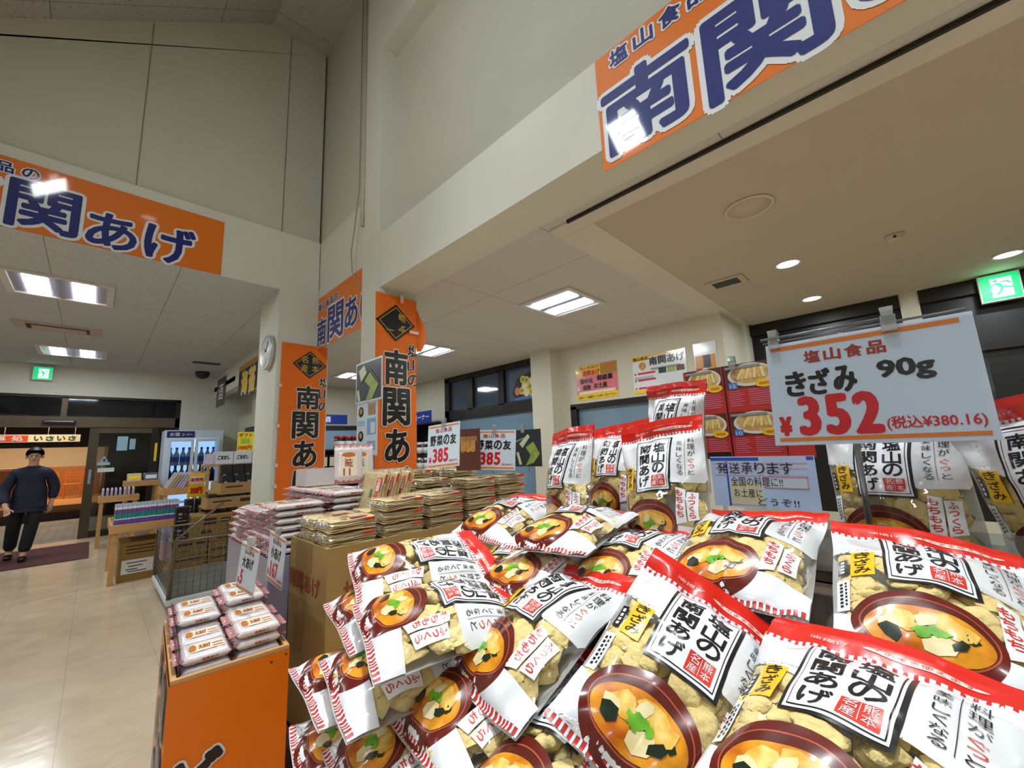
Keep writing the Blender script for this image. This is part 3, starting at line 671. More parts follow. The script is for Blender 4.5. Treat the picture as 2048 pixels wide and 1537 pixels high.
# drinks fridge
t = empty('drinks_fridge', (1.48, 11.3, 0), 'white two-door drinks fridge with a blue header sign by the entrance', 'fridge')
FW = mat('fridge_white', (206,220,236), .35); FG = film_mat('fridge_glass', (215,228,240), 0, gl=.05)
FL = mat('fridge_light', (240,250,255), .5, em=(210,232,255), es=1.1)
b = MB().box(-.5,.5,.26,.30,0,2.04,FW).box(-.5,-.44,-.30,.26,0,2.04,FW).box(.44,.5,-.30,.26,0,2.04,FW).box(-.44,.44,-.30,.26,1.87,2.04,FW).box(-.44,.44,-.30,.26,0,.25,FW)
b.obj('body', t, True)
MB().box(-.44,.44,.24,.258,.25,1.87,FL).obj('back_light', t, True)
for k, x0 in enumerate((-.44,.01)):
    d = MB()
    for a in ((x0,x0+.05,.25,1.86),(x0+.38,x0+.43,.25,1.86)): d.box(a[0],a[1],-.34,-.302,a[2],a[3],FW)
    d.box(x0+.05,x0+.38,-.34,-.302,.25,.31,FW).box(x0+.05,x0+.38,-.34,-.302,1.80,1.86,FW); dd = d.obj('door', t, True)
    MB().box(x0+.05,x0+.38,-.325,-.318,.31,1.80,FG).obj('pane', dd, True)
    MB().box(x0+.36 if k==0 else x0+.03,x0+.39 if k==0 else x0+.06,-.365,-.341,.9,1.3,FRM).obj('handle', dd, True)
sh = MB()
for z in (.55,.95,1.32): sh.box(-.44,.44,-.28,.24,z-.012,z,FRM)
sh.obj('shelf', t, True)
fr = lambda u, v, w=0: (u, -.305-w, v)
p = MB().rect(-.47,1.885,-.01,2.02,mat('header_blue',(20,24,104),.3),fr,.002).text('お酒',-.42,1.915,-.26,1.99,WHITE,fr,.004,.02).text('コーナー',-.23,1.915,-.05,1.98,WHITE,fr,.004,.02)
p.obj('header_sign', t, True)
BTL = mat('bottle_clear',(186,206,214),.15); BCAP = mat('cap_blue',(30,60,190),.4); BDK = mat('bottle_dark',(40,66,84),.2)
def bottle(x, y, z, h, mb_, mc, label, grp):
    o = MB(); r = h*.14
    o.lathe([(r,0),(r,h*.58),(r*.45,h*.75),(r*.4,h*.90)], mb_, 12).lathe([(r*.46,h*.88),(r*.46,h),(0,h)], mc, 12).lathe([(r*1.02,h*.16),(r*1.02,h*.46)], mc, 12)
    q = o.obj('bottle'); q.location = (x,y,z); tag(q, label, 'bottle', grp); return q
for zz, lab, mb_ in ((1.322,'clear sake bottle with a blue cap on the top shelf of the fridge',BTL),(.952,'dark sake bottle on the middle shelf of the fridge',BDK)):
    q0 = None
    for k in range(8):
        x = 1.10+k*.105
        if q0 is None: q0 = bottle(x, 11.1, zz, .36, mb_, BCAP if mb_ is BTL else BLACK, lab, lab.split(' on ')[0]+'s in the fridge')
        else:
            q = q0.copy(); COL.objects.link(q); q.location = (x, 11.1+.02*(k%2), zz)

def wood_table(name, x0, x1, y0, y1, zt, rim, label, leg=.05, m=PINE, zb=0.0):
    t = empty(name, ((x0+x1)/2,(y0+y1)/2,zb), label, 'table')
    a, b_ = (x1-x0)/2, (y1-y0)/2; z = zt-zb
    MB().box(-a+.02,a-.02,-b_+.02,b_-.02,z-.025,z-.005,m).obj('top_board', t, True)
    for c in ((-a,a,-b_,-b_+.02),(-a,a,b_-.02,b_),(-a,-a+.02,-b_+.02,b_-.02),(a-.02,a,-b_+.02,b_-.02)):
        MB().rbox(c[0],c[1],c[2],c[3],z-rim*.55,z+rim*.45,m,.004).obj('rail', t, True)
    for sx in (-1,1):
        for sy in (-1,1):
            cx, cy = sx*(a-leg/2-.021), sy*(b_-leg/2-.021)
            MB().rbox(cx-leg/2,cx+leg/2,cy-leg/2,cy+leg/2,0,z-.026,m,.004).obj('leg', t, True)
    return t
t1 = wood_table('display_table', .195, .86, 6.86, 7.94, .64, .10, 'pine display table holding the purple and teal packs')
# purple packs standing in two rows
PUR = mat('pack_purple',(104,72,160),.3,coat=.3); TEAL = mat('pack_teal',(22,134,128),.3,coat=.3); PUR2 = mat('pack_violet',(120,70,140),.3,coat=.3); CLR = mat('pack_clear',(176,186,206),.25,coat=.5)
pk = MB()
for z0, z1, m in ((0,.085,PUR),(.085,.10,WHITE),(.10,.16,TEAL),(.16,.205,PUR2),(.205,.235,WHITE),(.235,.265,CLR)):
    pk.rbox(-.0072,.0072,-.075,.075,z0,z1,m,.002,1)
p0 = pk.obj('snack_pack'); grp = 'purple and teal packs standing on the pine table'
tag(p0, 'thin purple and teal pack standing in a row on the pine table', 'pack', grp)
n = 0
for row in range(2):
    for k in range(38):
        q = p0 if n == 0 else p0.copy()
        if n: COL.objects.link(q)
        q.location = (.236+k*.0156, 6.975+row*.17, .642+random.uniform(0,.004)); q.rotation_euler = (-.12, random.uniform(-.008,.008), random.uniform(-.006,.006)); n += 1
bx = MB().box(.30,.78,6.96,7.5,0,.45,CARD_T)
fr = lambda u, v, w=0: (u, 6.958-w, v)
for z in (.40,.36,.32): bx.rect(.36,z,.70,z+.012,INK,fr,.002)
bb = tag(bx.obj('carton'), 'brown carton under the pine table, with a white paper label', 'carton')
fr = lambda u, v, w=0: (u, 6.954-w, v)
lb = MB().box(.33,.62,6.950,6.955,.09,.25,WHITE)
for i, z in enumerate((.21,.17,.135,.11)): lb.rect(.37+.02*(i%2),z,.56-.04*(i%3),z+.010,INK,fr,.006)
lb.obj('paper_label', bb)
# second, lower table with mixed packs and the tall table by the door
t2 = wood_table('display_table', .10, .62, 10.0, 10.38, .80, .10, 'pine table with white packs just inside the door')
t3 = wood_table('display_table', .42, .93, 10.45, 11.0, 1.02, .10, 'tall pine table with dark packs between the door and the fridge')
t4 = wood_table('display_table', .80, 1.36, 8.6, 9.35, .93, .11, 'pine tray table holding the leaning colourful packs')
def slab_pack(name, w, d, h, mats_, label, cat, grp):
    o = MB(); o.rbox(-w/2,w/2,-d/2,d/2,0,h,mats_[0],min(d*.4,.012),2)
    fr = lambda u, v, ww=0: (u, -d/2-ww, v)
    if len(mats_) > 1: o.rect(-w*.4,h*.35,w*.4,h*.75,mats_[1],fr,.001)
    if len(mats_) > 2: o.rect(-w*.3,h*.45,w*.3,h*.62,mats_[2],fr,.002)
    return tag(o.obj(name), label, cat, grp)
def scatter(proto, pts, tilt=(0,0,0), jit=.08):
    for i, p in enumerate(pts):
        q = proto if i == 0 else proto.copy()
        if i: COL.objects.link(q)
        q.location = p; q.rotation_euler = (tilt[0]+random.uniform(-jit,jit), tilt[1]+random.uniform(-jit,jit), tilt[2]+random.uniform(-jit,jit))
GREYP = mat('pack_grey',(88,92,110),.3,coat=.4); TANP = mat('pack_tan',(190,178,150),.35); PINKP = mat('pack_pink',(206,120,150),.3,coat=.3); BLUEP = mat('pack_blue',(30,110,190),.3,coat=.3); LILP = mat('pack_lilac',(196,190,214),.3)
scatter(slab_pack('snack_pack',.2,.03,.17,[LILP,PUR],'white and purple pack on the table just inside the door','pack','white packs just inside the door'), [(.15+.055*k,10.18,.805) for k in range(8)], (.0,-.1,PI/2), .02)
scatter(slab_pack('snack_pack',.2,.03,.18,[TANP,YELLOW],'pale pack at the left of the tall table by the door','pack','pale packs on the tall table'), [(.56,10.52+.055*k,1.03) for k in range(4)], (-.3,0,0), .02)
scatter(slab_pack('snack_pack',.2,.03,.18,[GREYP,WHITE],'dark grey pack at the right of the tall table by the door','pack','dark packs on the tall table'), [(.79,10.52+.055*k,1.03) for k in range(6)], (-.35,0,0), .03)
for k, (m, lab) in enumerate(((TANP,'tan'),(LILP,'lilac'),(PINKP,'pink'),(BLUEP,'blue'))):
    scatter(slab_pack('snack_pack',.03,.24,.27,[m],'%s pack leaning in the pine tray in front of the fridge'%lab,'pack','leaning %s packs in the pine tray'%lab), [(.86+k*.118+.037*j,8.84,.955) for j in range(3)], (0,.50,0), .012)
    scatter(slab_pack('snack_pack',.03,.24,.29,[m if k else LILP],'%s pack at the back of the pine tray in front of the fridge'%lab,'pack','back row of %s packs in the pine tray'%lab), [(.87+k*.118+.037*j,9.12,.955) for j in range(3)], (0,.50,0), .012)

# roll cage trolley
t = empty('roll_cage', (.92,5.68,0), 'wire roll cage trolley with a white plastic base in front of the cartons', 'trolley')
ST = mat('cage_steel',(122,112,100),.4,metal=.7); PLW = mat('base_white',(206,214,220),.45); CAS = mat('castor',(60,60,64),.5)
x0, x1, y0, y1 = -.36, .36, -.63, .63
MB().rbox(x0,x1,y0,y1,.10,.155,PLW,.012).obj('base', t, True)
MB().box(x0+.04,x1-.04,y0+.04,y1-.04,.1555,.159,mat('cage_mat',(96,98,90),.8)).obj('base_mat', t, True)
for sx in (x0+.07,x1-.07):
    for sy in (y0+.08,y1-.08):
        cs = MB().lathe([(.0,-.018),(.048,-.018),(.05,0),(.048,.018),(.0,.018)],CAS,14,tf=lambda p:(sx+p[2],sy+p[0],.05+p[1])); cs.box(sx-.03,sx+.03,sy-.03,sy+.03,.092,.10,ST); cs.obj('castor', t, True)
def panel(name, a, b, z0, z1, nv, nh):
    A, B = Vector(a), Vector(b); o = MB()
    o.tube([A+Vector((0,0,.156)),A+Vector((0,0,z1)),B+Vector((0,0,z1)),B+Vector((0,0,.156))], .013, ST, 8)
    for k in range(1,nv): p = A.lerp(B,k/nv); o.tube([p+Vector((0,0,z0)),p+Vector((0,0,z1))], .0028, ST, 4)
    for k in range(nh): z = z0+(z1-z0)*k/nh; o.tube([A+Vector((0,0,z)),B+Vector((0,0,z))], .0028, ST, 4)
    return o.obj(name, t, True)
panel('side_panel', (x0+.015,y0+.02,0), (x0+.015,y1-.02,0), .17, .66, 14, 9)
panel('front_panel', (x0+.03,y0+.02,0), (x1-.03,y0+.02,0), .17, .66, 12, 9)
panel('back_panel', (x0+.03,y1-.02,0), (x1-.03,y1-.02,0), .17, .66, 12, 9)
MB().tube([(x0+.01,y0+.0,.655),(.03,y0+.0,.98)], .011, ST, 8).obj('hinged_bar', t, True)
# clear bag hooked on the cage post
o = MB(); o.rbox(-.035,.035,-.03,.03,-.22,.09,film_mat('bag_clear',(230,230,240),.25,(190,190,210),gl=.1),.025,3); o.rbox(-.022,.022,-.018,.018,-.20,-.06,mat('bag_stuff_pink',(196,110,110),.5),.012).rbox(-.022,.022,-.018,.018,-.05,.03,mat('bag_stuff_blue',(70,80,150),.5),.012)
q = tag(o.obj('clear_bag'), 'small clear bag of coloured things hooked on the roll cage corner', 'bag'); q.location = (.545,5.30,.70)

# cartons and black packs behind the cage
def carton(x0,x1,y0,y1,z0,z1,label,rows,name='carton',m=CARD_T):
    b = MB().rbox(x0,x1,y0,y1,z0,z1,m,.006,1); fr = lambda u, v, w=0: (u, y0-w, v)
    for (u0,v0,u1,v1) in rows: b.rect(x0+u0*(x1-x0),z0+v0*(z1-z0),x0+u1*(x1-x0),z0+v1*(z1-z0),INK,fr,.002)
    b.rect(x0,z0+.5*(z1-z0)-.002,x1,z0+.5*(z1-z0)+.002,mat('carton_tape',(150,116,60),.4),fr,.0012)
    return tag(b.obj(name), label, 'carton')
RW = [(.15,.62,.55,.80),(.2,.25,.5,.34),(.66,.62,.92,.78)]
pl = MB()
for k in range(4): pl.box(.70,1.46,6.35+k*.13,6.45+k*.13,.12,.15,PINE_D)
for x in (.70,1.05,1.40): pl.box(x,x+.06,6.35,6.84,0,.12,PINE_D)
tag(pl.obj('wooden_pallet'), 'low wooden pallet under the cartons behind the roll cage', 'pallet')
carton(.73,1.065,6.37,6.82,.152,.27,'brown carton at the lower left on the pallet',[(.1,.7,.9,.82)])
carton(1.075,1.44,6.37,6.82,.152,.40,'brown carton at the lower right on the pallet',[(.1,.62,.6,.72),(.1,.2,.8,.28)])
carton(.73,1.065,6.38,6.82,.272,.475,'brown carton in the middle of the left stack on the pallet',RW)
carton(.885,1.31,6.38,6.81,.477,.73,'wide brown carton on top of the stack behind the roll cage',[(.3,.55,.6,.85),(.25,.15,.5,.3),(.7,.6,.95,.8)])
carton(1.075,1.44,6.37,6.81,.402,.475,'flat brown carton under the wide top carton on the right',[(.2,.4,.7,.6)])
BKP = mat('pack_black',(22,22,28),.25,coat=.5); SLV = mat('pack_silver',(170,176,190),.3,metal=.3)
def black_pack(w,d,h,label,grp):
    o = MB().rbox(-w/2,w/2,-d/2,d/2,0,h,BKP,.006,2); fr = lambda u, v, ww=0: (u, -d/2-ww, v)
    o.rect(-w*.30,h*.50,-w*.02,h*.62,SLV,fr,.001).disc(w*.22,h*.52,w*.07,w*.07,RED,fr,.001,14).rect(-w*.3,h*.30,-w*.06,h*.36,SLV,fr,.001).rect(-w*.38,h*.12,w*.36,h*.16,SLV,fr,.001)
    return tag(o.obj('snack_box'), label, 'box', grp)
scatter(black_pack(.13,.05,.19,'black printed box standing beside the cartons behind the roll cage','black boxes beside the cartons'), [(.80,6.42,.477),(.80,6.42,.669),(.80,6.50,.477),(.80,6.50,.669)], jit=.008)
def tray(x0,x1,y0,y1,z0,h,label):
    t = empty('carton_tray', ((x0+x1)/2,(y0+y1)/2,z0), label, 'tray'); a, b_ = (x1-x0)/2, (y1-y0)/2
    o = MB().box(-a,a,-b_,b_,0,.006,CARD).box(-a,a,-b_,-b_+.006,.006,h,CARD).box(-a,a,b_-.006,b_,.006,h,CARD).box(-a,-a+.006,-b_+.006,b_-.006,.006,h,CARD).box(a-.006,a,-b_+.006,b_-.006,.006,h,CARD)
    fr = lambda u, v, w=0: (u, -b_-w, v)
    o.rect(-a*.8,h*.45,-a*.1,h*.62,INK,fr,.001).rect(a*.25,h*.3,a*.85,h*.7,INK,fr,.001); o.obj('shell', t, True)
    return t
# stepped rack that carries the trays
rk = MB()
rk.box(.88,1.54,6.90,7.4,.66,.69,PINE_D).box(1.02,1.66,6.42,6.885,.79,.815,PINE_D).box(1.14,1.76,6.42,7.3,.96,.985,PINE_D)
for x, y, z in ((.90,6.92,.66),(.90,7.38,.66),(1.52,7.38,.66),(1.64,6.44,.79),(1.64,6.87,.79),(1.04,6.87,.79),(1.74,6.44,.96),(1.74,7.28,.96),(1.16,7.28,.96),(1.16,6.89,.96)): rk.box(x-.014,x+.014,y-.014,y+.014,0,z,PINE_D)
tag(rk.obj('stepped_rack'), 'stepped wooden rack carrying the trays of black boxes', 'rack')
tray(1.04,1.60,6.43,6.86,.817,.11,'lower carton tray of black boxes on the stepped rack')
tray(1.17,1.71,6.44,7.10,.987,.115,'upper carton tray of black boxes on the stepped rack')
scatter(black_pack(.10,.045,.145,'black box lying in the lower tray on the stepped rack','black boxes in the lower tray'), [(1.10+.108*i,6.50+.07*j,.826) for j in range(2) for i in range(5)], jit=.01)
scatter(black_pack(.125,.05,.20,'black box standing in the front row of the upper tray','front row of black boxes in the upper tray'), [(1.245+.132*i,6.49,.996) for i in range(4)], jit=.008)
scatter(black_pack(.125,.05,.34,'tall black box standing in the back row of the upper tray','tall black boxes in the upper tray'), [(1.245+.132*i,6.58+.07*j,.996) for j in range(2) for i in range(4)], jit=.008)
scatter(black_pack(.105,.045,.20,'black box standing on the lowest step of the rack','black boxes on the lowest step'), [(.955+.115*i,6.96+.10*j,.692) for j in range(3) for i in range(5)], jit=.015)
fr = lambda u, v, w=0: (u, 6.40-w, v)
ys = sheet(lambda u, v, w=0: (u, 6.85-w-(v-1.0)*.15, v), .89, .93, 1.06, 1.24, YELLOW)
f2 = lambda u, v, w=0: (u, 6.845-w-(v-1.0)*.15, v)
ys.rect(.905,1.10,1.045,1.20,WHITE,f2,.002).text('新発売',.91,1.13,1.04,1.18,RED,f2,.004,.04).text('350円',.91,.97,1.04,1.06,RED,f2,.003,.05)
ys.tube([(.97,6.85,.692),(.97,6.86,.94)],.006,ST,6)
tag(ys.obj('price_card'), 'yellow price card standing left of the upper tray of black boxes', 'sign')
# white gift boxes on a shelf, yellow posters, dark cabinet
sf = MB().box(1.24,2.30,7.9,8.45,1.29,1.325,PINE_D)
for x in (1.26,1.78,2.27):
    for y in (7.93,8.41): sf.box(x-.02,x+.02,y-.02,y+.02,0,1.29,PINE_D)
for z in (.4,.85): sf.box(1.24,2.30,7.92,8.43,z,z+.02,PINE_D)
tag(sf.obj('wooden_shelf'), 'wooden shelf that carries the white gift boxes left of the pillar', 'shelf')
def gift(x, lab):
    b = MB().rbox(-.128,.128,-.08,.08,0,.20,mat('gift_white',(206,208,218),.4),.004,1); fr = lambda u, v, w=0: (u, -.08-w, v)
    b.text('ごまだし',-.085,.07,.085,.14,BLACK,fr,.001,.05); q = tag(b.obj('gift_box'), lab, 'box'); q.location = (x,8.1,1.327)
for x, lab in ((1.472,'white gift box at the left end of the shelf under the yellow posters'),(1.735,'white gift box in the middle of the shelf under the yellow posters'),(1.998,'white gift box half hidden by the pillar under the yellow posters')): gift(x, lab)
q = tag(MB().rbox(-.05,.05,-.1,.1,0,.17,LILP,.006).obj('gift_box'),'narrow lilac box left of the white gift boxes','box'); q.location = (1.29,8.1,1.327)
for x0, tx, lab in ((1.70,'1000円','yellow poster priced in red at left above the white gift boxes'),(1.955,'2000円','yellow poster half hidden by the pillar above the white gift boxes')):
    fr = lambda u, v, w=0, x0=x0: (x0+u, 8.30-w, v); s = sheet(fr, 0, 1.53, .24, 1.86, mat('poster_yellow',(236,222,30),.4))
    s.text('ギフト',.02,1.77,.22,1.84,RED,fr,.002,.05).rect(.05,1.66,.19,1.75,mat('leaf_print',(170,190,60),.5),fr,.002).text(tx,.02,1.55,.22,1.63,RED,fr,.002,.04)
    s.tube([(x0+.12,8.30,1.327),(x0+.12,8.305,1.6)],.005,ST,5); tag(s.obj('poster'), lab, 'poster')
cb = MB().box(2.06,2.38,8.95,9.5,0,2.0,mat('cabinet_dark',(36,32,30),.4)).box(2.09,2.35,8.945,8.95,1.3,1.9,mat('cabinet_tan',(196,164,120),.6))
tag(cb.obj('dark_cabinet'), 'dark cabinet with a tan panel behind the yellow posters', 'cabinet')
# ================================================================ stacks of fried-tofu packs
TOFU = mat('fried_tofu', (240,222,172), .7, var=(16,(1,1,2),.3), c2=(222,190,128), bump=(60,.6,.004)); TOFU_E = mat('fried_tofu_edge', (246,226,174), .7, var=(30,(1,1,3),.3), c2=(222,188,124), bump=(80,.6,.003))
FILM = film_mat('clear_film', (253,253,252), .04, (240,240,238), gl=.06, crinkle=(34,1.4)); FILM2 = film_mat('bag_film', (253,252,250), 0, gl=.06, crinkle=(13,1.0))
FILM_E = film_mat('film_gather', (252,252,252), .30, (232,232,230), gl=.16, crinkle=(60,1.0))
rnd = random.Random(3)
def sheet_mesh(w, d, h, seed):
    r = random.Random(seed); a = [r.uniform(0,6) for _ in range(4)]; nx, ny = 12, 9; o = MB(); vs = []
    def zz(u, v): return .0016*math.sin(u*5+a[0])+.0016*math.sin(v*6+a[1])+.001*math.sin(u*11+v*7+a[2])
    def xy(u, v):
        e = 1+.012*math.sin(v*9+a[3]); f = 1+.012*math.sin(u*8+a[0]); return ((u-.5)*w*e, (v-.5)*d*f)
    for k in (0,1):
        for j in range(ny+1):
            for i in range(nx+1):
                u, v = i/nx, j/ny; x, y = xy(u,v); edge = min(u,1-u,v,1-v)
                vs.append((x,y,zz(u,v)+(h/2+ h*.5*(1 if edge>0 else .35) if k==0 else h/2-h*.5*(1 if edge>0 else .35))))
    n = (nx+1)*(ny+1); fs = []; fe = []
    for j in range(ny):
        for i in range(nx):
            p = j*(nx+1)+i; fs += [(p,p+1,p+nx+2,p+nx+1),(n+p,n+p+nx+1,n+p+nx+2,n+p+1)]
    ring = [i for i in range(nx+1)]+[j*(nx+1)+nx for j in range(1,ny+1)]+[ny*(nx+1)+i for i in range(nx-1,-1,-1)]+[j*(nx+1) for j in range(ny-1,0,-1)]
    for q in range(len(ring)): p, p2 = ring[q], ring[(q+1)%len(ring)]; fe.append((n+p,n+p2,p2,p))
    o.add(vs, fs, TOFU, True); o.add(vs, fe, TOFU_E, True); return o
PW, PD, PH = .214, .178, .052
SHT = [sheet_mesh(.196,.155,.0068,s).obj('tofu_sheet') for s in range(4)]
PGRN = mat('print_green', (60,120,64), .4); PRED = mat('print_red', (222,58,34), .35)
def film_pack(name, w, d, h, seed, label_top=True):
    r = random.Random(seed); o = MB(); nx, ny = 18, 12; vs = []; n = (nx+1)*(ny+1)
    for k in (0,1):
        for j in range(ny+1):
            for i in range(nx+1):
                u, v = i/nx, j/ny; e = min(u,1-u)*w/.012; f = min(v,1-v)*d/.012
                g = min(1,e)**.5*min(1,f)**.5
                z = (h/2+(h/2)*g*(1 if k==0 else -1))
                jx = r.uniform(-.0025,.0025); x = (u-.5)*w*(1+.03*(1-min(1,f)))+jx; y = (v-.5)*d+r.uniform(-.002,.002)
                vs.append((x,y,z+r.uniform(-.0012,.0012)))
    fs = []
    for j in range(ny):
        for i in range(nx):
            p = j*(nx+1)+i; fs += [(p,p+1,p+nx+2,p+nx+1),(n+p,n+p+nx+1,n+p+nx+2,n+p+1)]
    o.add(vs, fs, FILM, True)
    for sx in (-1,1):                    # loose gathered ends of the film
        ev = []; m_ = 14
        for j in range(m_+1):
            y = (j/m_-.5)*d*.98
            for q in range(4): ev.append((sx*(w/2-.004+q*.0055), y*(1-.05*q), h*.5+(.012-.003*q)*math.sin(j*1.7+seed+q*.8)+r.uniform(-.003,.003)))
        o.add(ev, [(a*4+q,a*4+q+1,a*4+q+5,a*4+q+4) for a in range(m_) for q in range(3)], FILM_E, True)
    fr = lambda u, v, ww=0: (u, v, h+.0015+ww)
    if label_top:
        o.rect(-w*.05,-d*.40,w*.30,-d*.20,PRED,fr,.0002).rect(-w*.22,-d*.34,-w*.09,-d*.20,PRED,fr,.0002).rect(-w*.17,-d*.10,w*.02,-d*.02,PGRN,fr,.0002)
        o.text('南関あげ',-w*.03,-d*.38,w*.28,-d*.23,WHITE,fr,.0006,.03)
        f2 = lambda u, v, ww=0: (u, -d/2-.003-ww, v); o.rect(w*.18,h*.70,w*.40,h*.92,PRED,f2,0)
    return o
tp = empty('tofu_pack', (0,0,0), 'x', 'pack')
for k in range(6):
    s = SHT[k%4].copy() if k >= 4 else SHT[k]
    if k >= 4: COL.objects.link(s)
    s.parent = tp; s.location = (.002*((k*7)%3-1), .002*((k*5)%3-1), .002+k*.0079); s.rotation_euler = (0,0,(PI if k%2 else 0)+.02*((k*3)%5-2))
film_pack('f', PW, PD, PH, 1).obj('film_wrapper', tp, True)
first = [True]
def place_pack(x, y, z, rx=0, ry=0, rz=0, label='', grp=None):
    t = tp if first[0] else copy_tree(tp)
    first[0] = False
    t.location = (x,y,z); t.rotation_euler = (rx,ry,rz); t['label'] = label
    if grp: t['group'] = grp
    return t
# big carton the packs stand in
BX0, BX1, BY0, BY1, BZ = .672, 1.96, 1.70, 2.125, 1.05
t = empty('display_carton', ((BX0+BX1)/2,(BY0+BY1)/2,.30), 'large brown display carton under the stacks of flat clear tofu packs', 'carton')
o = MB(); th = .008; CB = mat('carton_plain', (172,142,84), .75, var=(2.5,(1,1,3),.4), c2=(158,128,72))
for a in ((BX0,BX1,BY0,BY0+th),(BX0,BX1,BY1-th,BY1),(BX0,BX0+th,BY0+th,BY1-th),(BX1-th,BX1,BY0+th,BY1-th)): o.box(a[0],a[1],a[2],a[3],.30,BZ,CB)
o.box(BX0+th,BX1-th,BY0+th,BY1-th,.30,.93,CB)
INKR = mat('carton_red_ink', (150,62,34), .8)
fr = lambda u, v, w=0: (u, BY0-w, v)
o.text('塩山の南関あげ', .735, .83, 1.40, .915, INKR, fr, .0015, .02)
fr = lambda u, v, w=0: (BX0-w, -u, v)
o.text('南関あげ', -2.12, .845, -1.765, .925, INKR, fr, .0015, .03)
o.rect(-1.92,.93,-1.86,1.05,mat('carton_tape',(150,116,60),.4),fr,.001).obj('shell', t)
t = empty('display_carton', (1.545,2.385,.0), 'second brown display carton behind the front one, under the rear stacks', 'carton')
o = MB(); bx = (1.13,1.96,2.135,2.62)
for a in ((bx[0],bx[1],bx[2],bx[2]+th),(bx[0],bx[1],bx[3]-th,bx[3]),(bx[0],bx[0]+th,bx[2]+th,bx[3]-th),(bx[1]-th,bx[1],bx[2]+th,bx[3]-th)): o.box(a[0],a[1],a[2],a[3],.0,BZ,CB)
o.box(bx[0]+th,bx[1]-th,bx[2]+th,bx[3]-th,.0,.93,CB); o.obj('shell', t)
tb = wood_table('low_table', .645, 2.0, 1.68, 2.128, .275, .05, 'dark low table under the large brown display carton', m=WD2)
tops = {0:(2,3,4,4),1:(3,3,4,5),2:(3,4,5,5),3:(4,4,5,6),4:(4,5,6,6)}
G0 = {0:'front row in the carton',1:'second row',2:'third row',3:'rear row'}
for i, x in enumerate((.795,1.032,1.27,1.508,1.746)):
    cn = ('leftmost','second from the left','middle','second from the right','rightmost')[i]
    for j in range(4):
        y = (1.808,1.998,2.245,2.435)[j]; n = tops[i][j]
        if j >= 2 and i < 2: continue
        z0 = .932
        if j > 0:                             # hidden filler cartons lift the rear rows
            lift = .05*max(0,n-2)
            if lift > 0:
                q = MB().box(-.105,.105,-.085,.085,0,lift,CB); q = tag(q.obj('filler_carton'), 'hidden carton lifting the %s stack of the %s'%(cn,G0[j]), 'carton'); q.location = (x,y,z0)
            lay = 3; z0 = z0+lift
        else: lay = n+2; z0 = .932
        hh = PH+.0035
        for k in range(lay):
            place_pack(x+rnd.uniform(-.004,.004), y+rnd.uniform(-.003,.003), z0+k*hh, 0, 0, rnd.uniform(-.025,.025),
                'clear tofu pack, %s stack of the %s'%(cn,G0[j]), '%s stack in the %s of tofu packs'%(cn,G0[j]))
# packs standing on edge with red lettering
o = MB()
for k, x in enumerate((1.10,1.17,1.24)):
    q = place_pack(x, 2.13, 1.205, 0, -1.25, .25, ('left','middle','right')[k]+' of three clear tofu packs standing on edge behind the flat stacks')

# ---------------- white and pink large packs
PKW = mat('pack_white', (222,212,212), .3, coat=.4, bump=(18,.5,.006)); PKE = mat('pack_end', (160,74,74), .35, coat=.3, var=(25,(1,4,1),.3), c2=(212,160,162), bump=(30,.8,.004)); PKT = mat('print_brown', (172,84,52), .5); PKO = mat('photo_orange', (222,140,30), .4, var=(40,(1,1,1),.25), c2=(170,80,24)); CREAMP = mat('pack_cream',(240,226,204),.35,coat=.3)
def pillow(L, W_, H, seed, rows=1):
    """a flow-wrapped pack: long axis x, crimped ends at -x and +x"""
    r = random.Random(seed); o = MB(); nu, nv = 18, 16; vs = []
    for i in range(nu+1):
        u = i/nu; x = (u-.5)*L; g = min(1, min(u,1-u)/.10)**.5
        for j in range(nv):
            a = 2*PI*j/nv; ca, sa = math.cos(a), math.sin(a)
            yy = (abs(ca)**.45)*(1 if ca>=0 else -1)*W_/2*(1-.04*(1-g)); zz = (abs(sa)**.6)*(1 if sa>=0 else -1)*H/2*(.06+.94*g)
            vs.append((x, yy+r.uniform(-.001,.001), H/2+zz+r.uniform(-.001,.001)*g))
    fs = [(i*nv+j, i*nv+(j+1)%nv, (i+1)*nv+(j+1)%nv, (i+1)*nv+j) for i in range(nu) for j in range(nv)]
    o.add(vs, [f[::-1] for f in fs], PKW, True)
    fr = lambda u, v, w=0: (u, v, H+.0012+w); ff = lambda u, v, w=0: (u, -W_/2-.0015-w, v)
    o.rect(-L*.30,-W_*.30,L*.36,W_*.30,CREAMP,fr,.0002).disc(-L*.26,0,L*.075,W_*.24,PKO,fr,.0005,16)
    o.text('大あげ',-L*.15,-W_*.16,L*.10,W_*.16,PKT,fr,.0006,.03).rect(L*.13,-W_*.2,L*.34,-W_*.14,PKT,fr,.0006).rect(L*.13,0,L*.34,W_*.06,PKT,fr,.0006)
    o.text('南関あげ',-L*.10,H*.30,L*.22,H*.62,PKT,ff,0,.03)
    return o
def end_seal(L, W_, H, s, seed):
    r = random.Random(seed); o = MB(); n = 12; vs = []
    for k in range(n+1):
        y = (k/n-.5)*W_*.96; zz = .0028*math.sin(k*2.3+seed)
        vs += [(s*L*.44, y, H/2+H*.30), (s*(L*.5+.004), y, H/2+zz), (s*(L*.5+.018), y*1.02, H/2+zz*1.8)]
        vs += [(s*L*.44, y, H/2-H*.30)]
    fs = []
    for k in range(n): a = 4*k; fs += [(a,a+4,a+5,a+1),(a+1,a+5,a+6,a+2),(a+3,a+1,a+5,a+7)]
    o.add(vs, fs, PKE, True); return o
